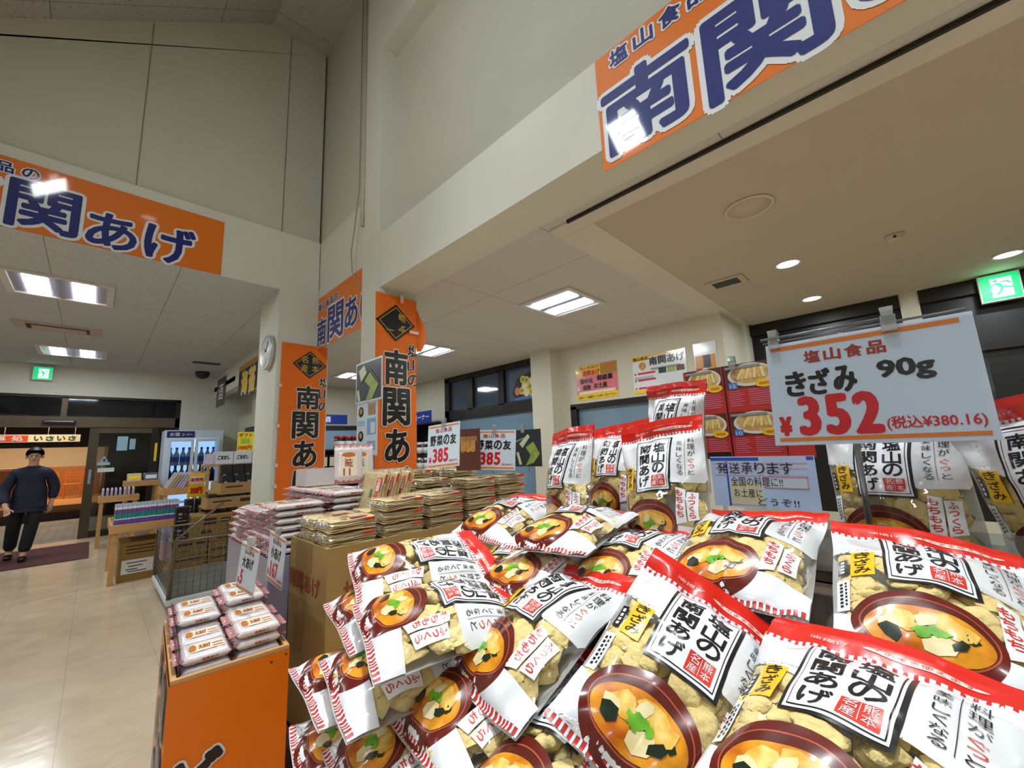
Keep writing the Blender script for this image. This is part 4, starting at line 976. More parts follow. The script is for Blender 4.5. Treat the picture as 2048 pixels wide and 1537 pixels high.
def make_big_pack(L, W_, H, seed):
    t = empty('large_tofu_pack', (0,0,0), 'x', 'pack')
    pillow(L,W_,H,seed).obj('wrapper', t, True)
    for s in (-1,1): end_seal(L,W_,H,s,seed).obj('end_seal', t, True)
    return t
# stack beside the carton, in a grey container
bp = make_big_pack(.235,.185,.030,5); used = False
for j, y in enumerate((2.26,2.45,2.64,2.83)):
    for i, x in enumerate((.725,.985)):
        n = (7,6,6,5)[j] if i == 0 else (8,8,8,8)[j]
        for k in range(n):
            t = bp if not used else copy_tree(bp); used = True
            t.location = (x+rnd.uniform(-.010,.006)+(.01 if i else 0), y+rnd.uniform(-.002,.002), .962+k*.0335); t.rotation_euler = (0,0,rnd.uniform(-.008,.008))
            cn = ('front','second','third','rearmost')[j]
            t['label'] = 'white and pink tofu pack, %s column, %s line, left of the clear packs'%(cn, 'outer' if i == 0 else 'inner')
            t['group'] = '%s column of white and pink packs, %s line'%(cn, 'outer' if i == 0 else 'inner')
GC = mat('container_grey', (150,150,172), .4, coat=.2)
t = empty('grey_container', (.855,2.55,.0), 'grey plastic container under the white and pink packs', 'container')
o = MB().box(-.255,.255,-.385,.385,.90,.955,GC)
for a in ((-.265,.265,-.395,-.385),(-.265,.265,.385,.395),(-.265,-.255,-.385,.385),(.255,.265,-.385,.385)): o.box(a[0],a[1],a[2],a[3],0,.96,GC)
o.obj('shell', t, True)
# ---------------- orange display box at the front left, with its own packs
t = empty('display_box', (.375,1.88,0), 'orange vinyl-covered wooden display box at the lower left', 'display box', rz=math.radians(-4))
hx, hy, zt = .152, .298, .80
o = MB()
for a in ((-hx,hx,-hy,-hy+.014),(-hx,hx,hy-.014,hy),(-hx,-hx+.014,-hy+.014,hy-.014),(hx-.014,hx,-hy+.014,hy-.014)): o.box(a[0],a[1],a[2],a[3],.02,zt,PINE)
o.box(-hx+.014,hx-.014,-hy+.014,hy-.014,.62,.64,PINE); o.obj('wooden_box', t, True)
fr = lambda u, v, w=0: (u, -hy-.001-w, v)
c = sheet(fr, -hx-.003, .03, hx, zt-.012, ORANGE, .002)
for ch, z in (('ど',.455),('う',.26)): c.out(ch, -.135, z, -.015, z+.135, BLACK, WHITE, fr, .004, .05, .05)
for x, z in ((.10,.765),(.142,.775)): c.disc(x,z,.004,.004,mat('nail',(90,60,30),.4),fr,.003,10)
c.obj('front_cover', t, True)
fr = lambda u, v, w=0: (-hx-.001-w, -u, v)
c = sheet(fr, -hy, .03, hy, zt-.012, ORANGE, .002)
for i, ch in enumerate('南関あげ'): c.out(ch, .02, .60-i*.20, .24, .77-i*.20, BLACK, WHITE, fr, .004, .05, .05)
for i, ch in enumerate('塩山の'): c.out(ch, -.2, .64-i*.16, -.06, .76-i*.16, BLACK, WHITE, fr, .004, .03, .05)
c.obj('side_cover', t, True)
g = MB().box(-hx+.016,-hx+.019,-hy+.02,hy-.02,.645,.865,film_mat('acrylic_purple',(206,196,214),.06,(120,100,120),gl=.08)); g.obj('acrylic_guard', t, True)
sp = make_big_pack(.126,.118,.030,9); used = False
c, s_ = math.cos(math.radians(-4)), math.sin(math.radians(-4))
for r_ in range(4):
    for i in range(2):
        n = (6,6,7,7)[r_]+(1 if i else 0)
        for k in range(n):
            lx, ly = -.066+i*.135, -.205+r_*.134
            q = sp if not used else copy_tree(sp); used = True
            q.location = (.375+lx*c-ly*s_, 1.88+lx*s_+ly*c, .642+k*.0333); q.rotation_euler = (0,0,math.radians(-4)+rnd.uniform(-.025,.025))
            rn = ('front','second','third','rear')[r_]; cn = ('left','right')[i]
            q['label'] = 'small white tofu pack, %s row, %s side of the orange box'%(rn,cn); q['group'] = 'white packs in the orange box, %s row on the %s'%(rn,cn)
# ================================================================ bags of cut fried tofu
BW, BH = .20, .27
INKB = mat('ink_black', (22,20,24), .3, coat=.3); PAPW = mat('film_white', (236,239,244), .3, coat=.5, bump=(11,.35,.008)); HEAD = mat('film_red', (214,30,14), .3, coat=.6, bump=(11,.4,.008))
SEAL = mat('seal_red', (214,52,32), .3, coat=.3); TAGY = mat('tag_yellow', (246,192,24), .3, coat=.3); STRIPE = mat('stripe_red', (196,44,42), .35)
BOWL = mat('bowl_lacquer', (112,30,18), .25, coat=.5, var=(9,(1,1,1),.3), c2=(84,20,14)); BOWLR = mat('bowl_rim', (178,84,58), .3); SOUP = mat('soup_orange', (236,160,30), .3, coat=.5, var=(34,(1,1,1),.16), c2=(186,84,8))
TOF1 = mat('soup_tofu', (240,212,120), .4, coat=.5, var=(60,(1,1,1),.14), c2=(222,160,36)); TOF2 = mat('soup_tofu_pale', (240,228,190), .4, coat=.3, var=(60,(1,1,1),.25), c2=(226,200,130))
LEAFD = mat('soup_kelp', (24,40,26), .25, coat=.5); LEAFG = mat('soup_greens', (120,190,40), .4, var=(90,(1,1,1),.2), c2=(84,150,30))
HAZE = mat('film_milky', (240,242,246), .3, coat=.5, alpha=.82, bump=(11,.4,.008))
CHIP = mat('tofu_chip', (250,230,164), .75, var=(34,(1,1,1),.28), c2=(226,200,132), bump=(90,1.0,.006))
def bag_surf(seed):
    r = random.Random(seed); ph = [r.uniform(0,6.28) for _ in range(10)]; am = [r.uniform(.6,1.3) for _ in range(10)]
    def zf(u, v):
        u = np.clip(u,0,1); v = np.clip(v,0,1)
        e = np.clip(1-np.abs(2*u-1)**2.6,0,1)**.8; s = np.clip((v-.03)/.83,0,1); g = np.clip(1-np.abs(2*s**.9-1)**2.2,0,1)**.7
        body = .037*e*g*(1+.10*np.sin(5*u+ph[0])*np.sin(4*v+ph[1]))
        # creases run in from the corners and the header
        cr = .0030*am[0]*np.sin(26*(u+.35*v)+ph[2])*np.exp(-((v-.80)/.16)**2)+.0018*am[1]*np.sin(30*(u-.5*v)+ph[3])*np.exp(-((v-.06)/.12)**2)
        cr = cr+.0022*am[2]*np.sin(24*(v+.3*u)+ph[4])*np.exp(-((u-.06)/.10)**2)+.0022*am[3]*np.sin(22*(v-.4*u)+ph[5])*np.exp(-((u-.94)/.10)**2)
        lump = .0018*np.sin(21*u+ph[6]+3*np.sin(7*v))*np.sin(17*v+ph[7])*e*g
        # one long soft fold across the film
        d = (u-.5)*math.cos(ph[8])+(v-.5)*math.sin(ph[8])-.12*math.sin(ph[9])
        fold = .0035*np.exp(-(d/.035)**2)*(.3+.7*e)
        top = np.clip((v-.84)/.08,0,1)
        return (body+lump+fold)*(1-top)+cr+.0015+.0065*top*np.sin(4.2*u+ph[2])
    def zb(u, v):
        e = np.clip(1-np.abs(2*u-1)**2.6,0,1)**.8; s = np.clip((v-.03)/.83,0,1); g = np.clip(1-np.abs(2*s-1)**2.4,0,1)**.7
        return -.016*e*g-.001+.0065*np.clip((v-.84)/.08,0,1)*np.sin(4.2*u+ph[2])
    def xy(u, v):
        s = np.clip((v-.03)/.83,0,1); pin = 1-.05*np.clip(1-np.abs(2*s-1)**2,0,1)
        return (u-.5)*BW*pin+.0015*np.sin(9*v+ph[3]), (v-.5)*BH+.0015*np.sin(8*u+ph[4])
    return zf, zb, xy
def subdiv(P, T, L):
    P = [tuple(p) for p in P]; T = [list(t) for t in T]; out = []; cache = {}
    def mid(a, b):
        k = (min(a,b),max(a,b))
        if k not in cache: P.append(((P[a][0]+P[b][0])/2,(P[a][1]+P[b][1])/2)); cache[k] = len(P)-1
        return cache[k]
    st = T
    while st:
        t = st.pop()
        if len(t) > 3: st += [[t[0],t[i],t[i+1]] for i in range(1,len(t)-1)]; continue
        a,b,c = t
        ln = [math.hypot((P[i][0]-P[j][0])*BW,(P[i][1]-P[j][1])*BH) for i,j in ((a,b),(b,c),(c,a))]
        m = max(ln)
        if m <= L: out.append(t); continue
        k = ln.index(m); i,j,o = ((a,b,c),(b,c,a),(c,a,b))[k]; q = mid(i,j); st += [[i,q,o],[q,j,o]]
    return np.array(P), out
class BagMB(MB):
    eps = 0.0
    def setup(self, seed): self.zf, self.zb, self.xy = bag_surf(seed); return self
    def d2(self, pts, fs, m, fr, w=0.0):
        P, T = subdiv(pts, fs, .0065 if len(fs) < 40 else .010)
        u, v = P[:,0], P[:,1]; x, y = self.xy(u, v); z = self.zf(u, v)+.0005+w
        return self.add(list(zip(x,y,z)), T, m, True)
def grid_rect(b, x0, y0, x1, y1, m, w): b.rect(x0,y0,x1,y1,m,None,w)
def make_bag(seed):
    t = empty('tofu_bag', (0,0,0), 'x', 'bag')
    b = BagMB().setup(seed); K = .0005
    zf, zb, xy = b.zf, b.zb, b.xy
    # clear film, front and back
    nu, nv = 26, 34; us = np.linspace(0,1,nu+1); vs_ = np.linspace(0,.88,nv+1); U, Vv = np.meshgrid(us, vs_); U = U.ravel(); Vv = Vv.ravel()
    x, y = xy(U,Vv); n = len(U); vs = list(zip(x,y,zf(U,Vv)))+list(zip(x,y,zb(U,Vv))); f1 = []; f2 = []
    for j in range(nv):
        for i in range(nu):
            p = j*(nu+1)+i; f1.append((p,p+1,p+nu+2,p+nu+1)); f2.append((n+p,n+p+nu+1,n+p+nu+2,n+p+1))
    b.add(vs, f1, FILM2, True); b.add(vs, f2, HAZE, True)
    # white areas
    b.poly([(0,.66),(.27,.62),(.70,.62),(.70,.47),(.98,.47),(1,.5),(1,.88),(0,.88)], HAZE, None, 0)
    b.rect(0,.80,1,.88,PAPW,None,.0002)
    b.poly([(0,.035),(1,.035),(1,.15),(.70,.17),(.5,.06),(.3,.06),(.10,.22),(0,.25)], PAPW, None, 0)
    for k in range(26):                         # striped edges at the bottom and below the header
        u0 = k/26; b.rect(u0+.003,.004,u0+.023,.036,STRIPE,None,0); b.rect(u0+.004,.858,u0+.020,.880,STRIPE,None,K*.6)
        b.rect(u0+.0235,.004,u0+.038,.036,PAPW,None,0)
    # bowl of soup
    def ell(cx, cy, rx, ry, m, w, a0=0, a1=2*PI, rings=8):
        n = 52; pts = [(cx,cy)]; fs = []
        for r in range(1,rings+1):
            for k in range(n):
                a = 2*PI*k/n; ryy = ry if isinstance(ry,(int,float)) else (ry[0] if math.sin(a) >= 0 else ry[1])
                pts.append((min(.995,max(.005,cx+rx*r/rings*math.cos(a))), max(.004,cy+ryy*r/rings*math.sin(a))))
        for k in range(n): fs.append((0,1+k,1+(k+1)%n))
        for r in range(rings-1):
            for k in range(n): a = 1+r*n+k; c = 1+r*n+(k+1)%n; fs.append((a,a+n,c+n,c))
        b.d2(pts, fs, m, None, w)
    ell(.395,.20,.315,(.160,.195),BOWL,K)
    ell(.400,.194,.284,.130,BOWLR,2*K); ell(.400,.194,.276,.124,mat('bowl_inside',(88,24,12),.3,coat=.5),2.5*K); ell(.400,.178,.262,.104,SOUP,3*K)
    r = random.Random(seed+50)
    def blob(cx, cy, rx, ry, m, w, n=9, rot=0, jag=.26):
        pts = []
        for k in range(n):
            a = 2*PI*k/n; q = 1+r.uniform(-jag,jag); X = rx*q*math.cos(a); Y = ry*q*math.sin(a)
            pts.append((cx+X*math.cos(rot)-Y*math.sin(rot)*.7, cy+X*math.sin(rot)*.7+Y*math.cos(rot)))
        b.poly(pts, m, None, w)
    blob(.295,.210,.085,.042,TOF1,4*K,8,.3); blob(.47,.228,.105,.040,TOF1,4*K,9,-.3); blob(.53,.200,.07,.034,TOF1,4.6*K,8,.2); blob(.33,.185,.05,.03,TOF1,4.6*K,7); blob(.40,.225,.05,.03,TOF2,4.8*K,8,.4); blob(.25,.185,.05,.03,TOF2,4.7*K,7)
    blob(.45,.135,.075,.038,TOF2,5*K,7,.2,.1); blob(.53,.150,.05,.022,LEAFD,5.2*K,5,.5); blob(.57,.185,.035,.02,LEAFD,4.5*K,5)
    blob(.255,.155,.055,.034,LEAFD,5.4*K,6,-.4); blob(.375,.178,.040,.024,LEAFG,5.6*K,13,0,.5); blob(.425,.186,.032,.020,LEAFG,5.7*K,11,0,.5); blob(.465,.178,.028,.015,LEAFG,5.9*K,11,0,.5); blob(.39,.160,.022,.013,LEAFG,5.9*K,9,0,.5)
    # name panel with its double frame
    b.rect(.262,.412,.690,.838,INKB,None,K); b.rect(.278,.424,.668,.829,PAPW,None,2*K); b.rect(.292,.436,.656,.819,INKB,None,3*K); b.rect(.297,.440,.651,.815,PAPW,None,4*K)
    for ch, y0 in (('塩',.715),('山',.625),('の',.545)): b.text(ch,.490,y0,.630,y0+.085,INKB,None,5*K,.034,n=6)
    for ch, y0 in (('南',.722),('関',.630),('あ',.542),('げ',.452)): b.text(ch,.320,y0,.455,y0+.082,INKB,None,5*K,.034,n=6)
    b.rect(.482,.449,.632,.532,SEAL,None,5*K); b.rect(.5555,.456,.5585,.526,PAPW,None,6*K)
    for ch, x0, y0 in (('熊',.568,.495),('本',.568,.456),('名',.494,.495),('産',.494,.456)): b.text(ch,x0,y0,x0+.052,y0+.034,PAPW,None,6*K)
    # right-hand slogan
    for i, ch in enumerate('料理が'): b.text(ch,.855,.775-i*.052,.920,.817-i*.052,INKB,None,2*K)
    for i, ch in enumerate('ぐっと'): b.text(ch,.858,.617-i*.045,.915,.652-i*.045,SEAL if i < 2 else INKB,None,2*K)
    for i, ch in enumerate('美味しくなる'): b.text(ch,.755,.755-i*.046,.812,.792-i*.046,INKB,None,2*K)
    b.rect(.832,.52,.835,.81,INKB,None,2*K)
    # yellow tag, black pill, side strip, red slogan at the lower right
    b.poly([(.092,.455),(.215,.445),(.222,.625),(.098,.635)], TAGY, None, K)
    for i, ch in enumerate('きざみ'): b.text(ch,.112,.578-i*.056,.198,.626-i*.056,INKB,None,2*K,.02,n=4)
    b.poly([(.030,.47),(.072,.467),(.076,.59),(.034,.593)], INKB, None, K)
    for k in range(4): b.rect(.044,.485+k*.026,.062,.501+k*.026,PAPW,None,2*K)
    b.poly([(.018,.25),(.080,.25),(.088,.43),(.022,.43)], PAPW, None, K)
    for k in range(7): b.rect(.035,.27+k*.021,.050,.283+k*.021,INKB,None,2*K); b.rect(.060,.28+k*.02,.070,.292+k*.02,INKB,None,2*K)
    b.poly([(.700,.175),(.800,.195),(.825,.420),(.745,.435)], PAPW, None, K); b.poly([(.815,.200),(.915,.215),(.925,.400),(.830,.405)], PAPW, None, K)
    for i, ch in enumerate('もちもち'): b.text(ch,.735-.004*i,.375-i*.050,.800-.004*i,.418-i*.050,SEAL,None,2*K,.03,n=4)
    for i, ch in enumerate('ふっくら'): b.text(ch,.845-.003*i,.355-i*.045,.900-.003*i,.395-i*.045,SEAL,None,2*K,.03,n=4)
    b.obj('film', t, True)
    # header strip with the zip line
    h = BagMB().setup(seed); us = np.linspace(0,1,31); n = 31; vs = []; fs = []
    rows = (.88,.905,.93,.945,.955,.98,1.0)
    for s_ in (1,-1):
        for vv in rows:
            x, y = h.xy(us, us*0+vv); z = h.zf(us, us*0+vv)+(.0006 if s_ > 0 else -.0012)+(.0012 if abs(vv-.95) < .008 and s_ > 0 else 0)
            vs += list(zip(x,y,z))
    m_ = len(rows)
    for s_ in (0,1):
        for j in range(m_-1):
            for i in range(n-1):
                p = s_*m_*n+j*n+i; f = (p,p+1,p+n+1,p+n); fs.append(f if s_ == 0 else f[::-1])
    h.add(vs, fs, HEAD, True)
    PKL = mat('header_pale',(240,206,196),.3)
    h.disc(.68,.917,.22,.012,PKL,None,.0008,24); h.text('そのまま使えます',.50,.909,.86,.926,SEAL,None,.0011)
    h.text('油揚げ',.22,.908,.40,.926,PKL,None,.0009)
    h.obj('zip_header', t, True)
    # the cut pieces inside
    c = MB(); r = random.Random(seed+9); cnt = 0
    while cnt < 74:
        cu, cv = r.uniform(.08,.92), r.uniform(.06,.78)
        ztop = float(zf(np.array(cu),np.array(cv))); zbot = float(zb(np.array(cu),np.array(cv)))
        if ztop < .012: cnt += .2; continue
        cnt += 1
        a, bb, hh = r.uniform(.013,.024), r.uniform(.009,.019), r.uniform(.0045,.008); rot = r.uniform(0,PI); tilt = r.uniform(-.5,.5); tl2 = r.uniform(-.4,.4)
        X, Y = xy(np.array(cu),np.array(cv)); zc = ztop-hh*.8-abs(tilt)*a*.35-(0 if cnt > 26 else r.uniform(.004,.012))
        nx, ny = 7, 5; vs = []
        for k in (1,-1):
            for j in range(ny+1):
                for i in range(nx+1):
                    p, q = 2*i/nx-1, 2*j/ny-1; rim = max(abs(p),abs(q))
                    lx = a*p*(1-.10*q*q); ly = bb*q*(1-.10*p*p); lz = k*hh*(1-.75*max(0,(rim-.55)/.45)**2)+.0022*math.sin(5*p+cnt)*math.cos(4*q+cnt*.7)
                    lx, lz = lx*math.cos(tilt)-lz*math.sin(tilt), lx*math.sin(tilt)+lz*math.cos(tilt); ly, lz = ly*math.cos(tl2)-lz*math.sin(tl2), ly*math.sin(tl2)+lz*math.cos(tl2)
                    vs.append((float(X)+lx*math.cos(rot)-ly*math.sin(rot), float(Y)+lx*math.sin(rot)+ly*math.cos(rot), zc+lz))
        A = np.array(vs); uu_ = np.clip(A[:,0]/BW/.95+.5,.02,.98); vv_ = np.clip(A[:,1]/BH+.5,.02,.86)
        A[:,2] = np.clip(A[:,2], zb(uu_,vv_)+.0008, zf(uu_,vv_)-.0007)
        A[:,0] = np.clip(A[:,0],-BW*.455,BW*.455); A[:,1] = np.clip(A[:,1],-BH*.465,BH*.345)
        m2 = (nx+1)*(ny+1); fs = []
        for j in range(ny):
            for i in range(nx):
                p = j*(nx+1)+i; fs += [(p,p+1,p+nx+2,p+nx+1),(m2+p,m2+p+nx+1,m2+p+nx+2,m2+p+1)]
        ring = [i for i in range(nx+1)]+[j*(nx+1)+nx for j in range(1,ny+1)]+[ny*(nx+1)+i for i in range(nx-1,-1,-1)]+[j*(nx+1) for j in range(ny-1,0,-1)]
        for q in range(len(ring)): p, p2 = ring[q], ring[(q+1)%len(ring)]; fs.append((p,m2+p,m2+p2,p2))
        c.add(A, fs, CHIP, True)
    tag(c.obj('tofu_pieces', t, True), kind='stuff')
    return t
protos = [make_bag(s) for s in (11,23,37,41)]
used = set()
def bag(loc, q, var, label, grp=None, sc=1.0):
    t = protos[var] if var not in used else copy_tree(protos[var]); used.add(var)
    t.rotation_mode = 'QUATERNION'; t.rotation_quaternion = Quaternion(q); t.location = loc; t['label'] = label
    if grp: t['group'] = grp
    return t
# ================================================================ the pile of bags on its stand
LYB = 'bag lying on the pile of cut fried tofu'
bag((0.477,0.722,1.190),(0.5776,0.1521,0.077,-0.7983),0,'clear tofu bag lying at the far left corner of the pile, beside the brown carton')
bag((0.424,0.574,1.153),(0.5948,0.0703,0.0469,-0.7994),1,'clear tofu bag just below the far left corner bag of the pile')
bag((0.496,0.444,1.149),(0.6276,0.14,-0.1718,-0.7463),2,'clear tofu bag with its whole red seal showing in the middle of the pile')
bag((0.5011,0.2293,1.1475),(0.6699,0.3552,0.0006,-0.652),3,'large near tofu bag in the bottom centre with its full name panel upright')
bag((0.4893,0.0754,1.1469),(0.6462,0.115,-0.1204,-0.7448),0,'nearest tofu bag at the bottom right corner of the photo')
bag((0.7417,0.012,1.2095),(0.7173,0.2166,-0.0879,-0.6564),1,'large tofu bag at the right edge with a wide soup bowl')
bag((0.7544,0.221,1.2392),(0.6984,0.1232,-0.1095,-0.6965),2,'tofu bag below the blue and white delivery notice')
bag((0.7127,0.5251,1.2483),(0.7324,0.033,-0.0662,-0.6769),3,'tofu bag lying in front of the leftmost two standing bags')
bag((0.8033,0.8075,1.2337),(0.7122,0.1123,-0.0804,-0.6883),0,'small far tofu bag at the back left of the pile, near the flat packs')
bag((0.705,0.395,1.205),(0.700,0.07,-0.13,-0.700),1,'tofu bag half buried between the middle bag and the delivery notice')
# lower layers, of which mostly the bottom edges show
def low(x, y, z, yaw, tilt, roll, var, label):
    q = Matrix.Rotation(-PI/2+yaw,4,'Z') @ Matrix.Rotation(tilt,4,'X') @ Matrix.Rotation(roll,4,'Y')
    bag((x,y,z), q.to_quaternion(), var, label)
low(.660,.560,1.185,.05,.25,.05,2,'tofu bag with a brown bowl directly under the bag in front of the standing bags')
low(.650,.640,1.165,.25,.22,.00,3,'tofu bag showing only a brown bowl left of the buried middle bag')
low(.445,.725,1.140,-.18,.10,.10,1,'tofu bag under the far left corner bag, only its edge showing')
low(.395,.615,1.085,-.20,.05,.10,2,'second tofu bag down at the far left corner of the pile')
low(.395,.730,1.035,-.10,-.06,.05,3,'lowest bag at the far left corner of the pile, with its bowl facing out')
low(.440,.480,1.075,-.15,.25,.05,0,'tofu bag under the middle bag with the whole red seal')
low(.420,.330,1.065,-.05,.30,-.05,1,'tofu bag under the large near bag, at its left')
low(.430,.140,1.070,.05,.30,.05,2,'tofu bag under the nearest bag, showing its dark bowl')
low(.385,.560,1.005,-.15,.10,.05,3,'tofu bag in the lower left of the pile with a white bottom edge')
low(.390,.420,.995,-.10,.25,.08,0,'tofu bag low on the left face of the pile, under two others')
low(.365,.660,.965,-.25,-.05,.12,1,'tofu bag at the lower left, folded over the rim of the stand')
low(.365,.490,.935,-.15,.20,.02,2,'tofu bag at the bottom of the pile beside the stand rim')
low(.375,.330,.945,-.05,.25,.02,3,'tofu bag at the bottom of the pile under the middle bags')
# standing and hanging bags at the back
bag((0.8444,0.6336,1.3284),(0.45,0.3415,-0.5479,-0.617),1,'leftmost standing tofu bag at the back of the pile')
bag((0.9997,0.5874,1.3433),(0.5406,0.3625,-0.4692,-0.5968),2,'standing tofu bag half hidden behind the largest standing bag')
bag((0.857,0.394,1.332),(0.552,0.3853,-0.4952,-0.5492),0,'largest standing tofu bag in front of the red recipe poster')
bag((1.059,0.44,1.4355),(0.3676,0.3956,-0.5827,-0.6073),3,'tofu bag hanging behind the largest standing bag, left of the recipe poster')
bag((1.0105,0.0348,1.3247),(0.4887,0.3723,-0.519,-0.5943),2,'standing tofu bag directly below the big price sign')
bag((0.965,-0.150,1.335),(0.40,0.36,-0.66,-0.53),3,'standing tofu bag at the right edge, beside the one below the price sign')
bag((1.22,-.40,1.60),(0.50,0.42,-0.56,-0.50),0,'tofu bag hanging from a black clip right of the price sign')
# stand under the pile
SB = mat('stand_board', (96,80,64), .6, var=(4,(1,6,1),.3), c2=(78,64,52)); SE = mat('stand_edge', (30,26,26), .5)
t = empty('display_stand', (.66,.22,0), 'brown display stand with a dark rim under the pile of tofu bags', 'stand')
MB().box(-.28,.30,-.62,.60,.86,.885,SB).obj('shelf_board', t, True)
MB().prism([(-.26,.885),(.05,.885),(.05,1.09),(-.02,1.06)], -.60, .58, SB, tf=lambda p:(p[0],p[2],p[1])).obj('riser', t, True)
MB().box(.05,.30,-.62,.60,.885,1.15,SB).obj('back_step', t, True)
MB().box(-.28,.30,-.62,.60,.0,.86,ORANGE2).obj('base', t, True)
MB().prism([(-.30,.80),(-.285,.80),(-.285,.99),(-.30,.99)], -.62, .60, SB, tf=lambda p:(p[0],p[2],p[1])).box(-.302,-.283,-.62,.60,.985,.995,SE).obj('front_rim', t, True)
# ================================================================ price signs, picture boards and posters
ACR = film_mat('acrylic', (240,246,248), .03, (210,220,226), gl=.10); CLIP = film_mat('clip_clear', (236,240,240), .30, (226,232,232), gl=.25)
REDB = mat('print_maroon', (164,50,36), .4); PRICE = mat('price_red', (204,12,28), .4); STR = mat('stripe_orange', (226,124,30), .4); SIGNW = mat('sign_white', (204,217,230), .35)
def board(name, label, cat, O, U, V, w, h, m=SIGNW, th=.003, parts=True):
    """a thin board centred at O; fr(u, v) runs 0..1 from its lower left corner"""
    O = Vector(O); U = Vector(U).normalized(); V = (Vector(V)-U*Vector(V).dot(U)).normalized(); N = U.cross(V)
    t = empty(name, tuple(O), label, cat)
    fr = lambda u, v, ww=0: tuple(U*((u-.5)*w)+V*((v-.5)*h)+N*ww)
    b = MB(); vs = [fr(u,v,ww) for ww in (-th,0) for u,v in ((0,0),(1,0),(1,1),(0,1))]
    b.add(vs, [(0,3,2,1),(4,5,6,7),(0,1,5,4),(1,2,6,5),(2,3,7,6),(3,0,4,7)], m)
    return t, b, fr
def clip_part(t, fr, u, v, w, h, s=.010):
    c = MB(); N = 3
    for a, z0, z1, wd in ((0,-.006,.008,1),(1,-.010,.012,.75)):
        vs = []
        for z in (z0, z1):
            for du, dv in ((-1,-1.6),(1,-1.6),(1,1.2),(-1,1.2)) if a == 0 else ((-1,1.0),(1,1.0),(1.2,2.6),(-1.2,2.6)):
                vs.append(fr(u+du*s*wd/w, v+dv*s/h, z))
        c.add(vs, [(0,3,2,1),(4,5,6,7),(0,1,5,4),(1,2,6,5),(2,3,7,6),(3,0,4,7)], CLIP)
    c.obj('clip', t, True)
def price(t, b, fr, name, yen, small, extra=None, k=1):
    e = .0004
    b.rect(.03,.925,.95,.965,STR,fr,e).rect(.03,.035,.97,.07,STR,fr,e)
    return b
# the big sign
t, b, fr = board('price_sign', 'large white price sign with red 352 yen above the bags at right', 'price sign', (.921,.05,1.502), (.0,-1,.0), (.14,0,.99), .28, .20)
e = .0005; b.eps = 1e-6
b.rect(.03,.925,.945,.965,STR,fr,e).rect(.03,.035,.97,.068,STR,fr,e)
for i, ch in enumerate('塩山食品'): b.text(ch,.215+i*.108,.765,.305+i*.108,.885,REDB,fr,e,.03)
for i, ch in enumerate('きざみ'): b.text(ch,.095+i*.13,.455,.215+i*.13,.70,BLACK,fr,e,.032)
b.text('90g',.57,.50,.82,.70,BLACK,fr,e,.035)
b.text('¥',.03,.085,.115,.27,PRICE,fr,e,.05)
for i, ch in enumerate('352'): b.text(ch,.14+i*.145,.08,.275+i*.145,.45,PRICE,fr,e,.045)
b.text('(税込¥380',.575,.095,.86,.215,PRICE,fr,e,.012).text('.16)',.865,.095,.965,.20,PRICE,fr,e,.012)
b.obj('card', t, True)
h = MB()
for ww in (.0022,):
    h.add([fr(u,v,ww) for u,v in ((-.012,-.02),(1.012,-.02),(1.012,1.02),(-.012,1.02))], [(0,1,2,3)], film_mat('sleeve', (252,253,255), 0, gl=.03))
h.obj('sleeve', t, True)
rail = MB()
rail.tube([fr(-.03,1.075,-.004),fr(.62,1.075,-.004)], .003, mat('rail_grey',(120,124,128),.3,metal=.6), 6).tube([fr(-.02,1.035,-.006),fr(.98,1.035,-.006)], .0022, mat('rail_grey',(120,124,128),.3,metal=.6), 6)
rail.obj('rail', t, True)
clip_part(t, fr, .055, 1.02, .28, .20, .009); clip_part(t, fr, .66, 1.02, .28, .20, .010)
MB().tube([fr(.42,1.02,-.007),fr(.42,0,-.007),tuple(Vector(fr(.42,0,-.007))+Vector((0,0,-.21)))], .0045, mat('rod_grey',(140,146,150),.2,metal=.6), 8).obj('rod', t, True)
# cards beside the flat packs
def small_card(O, U, V, w, h, rod, title, yen, tax, label, name='price_card'):
    t, b, fr = board(name, label, 'price sign', O, U, V, w, h); e = .0007; b.eps = 2e-6
    b.rect(.03,.93,.97,.965,STR,fr,e).rect(.03,.03,.97,.07,STR,fr,e)
    for i, ch in enumerate('塩山食品'): b.text(ch,.24+i*.135,.80,.355+i*.135,.90,REDB,fr,e,.02)
    n = len(title)
    for i, ch in enumerate(title): b.text(ch,.5-.105*n+i*.21,.50,.5-.105*n+.19+i*.21,.74,BLACK,fr,e,.035)
    b.text('¥',.05,.12,.15,.26,PRICE,fr,e,.04)
    for i, ch in enumerate(yen): b.text(ch,.17+i*.17,.12,.33+i*.17,.44,PRICE,fr,e,.045)
    if tax: b.text(tax,.69,.10,.95,.17,PRICE,fr,e,.01)
    b.obj('card', t, True); clip_part(t, fr, .5, 1.0, w, h, .012)
    bt = Vector(fr(.5,0,-.006)); MB().tube([fr(.5,1,-.006), tuple(bt), (bt.x,bt.y,bt.z-rod)], .003, mat('rod_grey',(140,146,150),.2,metal=.6), 6).obj('rod', t, True)
    return t
small_card((1.318,1.82,1.444),(.33,-.94,.08),(.15,.14,.98),.208,.24,.10,'野菜の友','385','(税込¥415)','white 385 yen price card left of the brown picture board')
small_card((1.66,1.79,1.408),(.447,-.893,-.04),(.10,0,.99),.272,.235,.02,'野菜の友','385','(税込¥415)','wide 385 yen price card between the brown and the dark picture boards')
small_card((.575,2.00,.985),(.14,-.97,-.18),(0,-.23,.97),.148,.21,.0,'小あげ','167','(税込¥180)','white 167 yen price card hanging at the front left corner of the brown carton')
small_card((.42,1.78,1.022),(.28,-.93,-.2),(.05,-.23,.97),.112,.165,.0,'大あげ','5','','white price card for the large packs, partly behind the orange box')
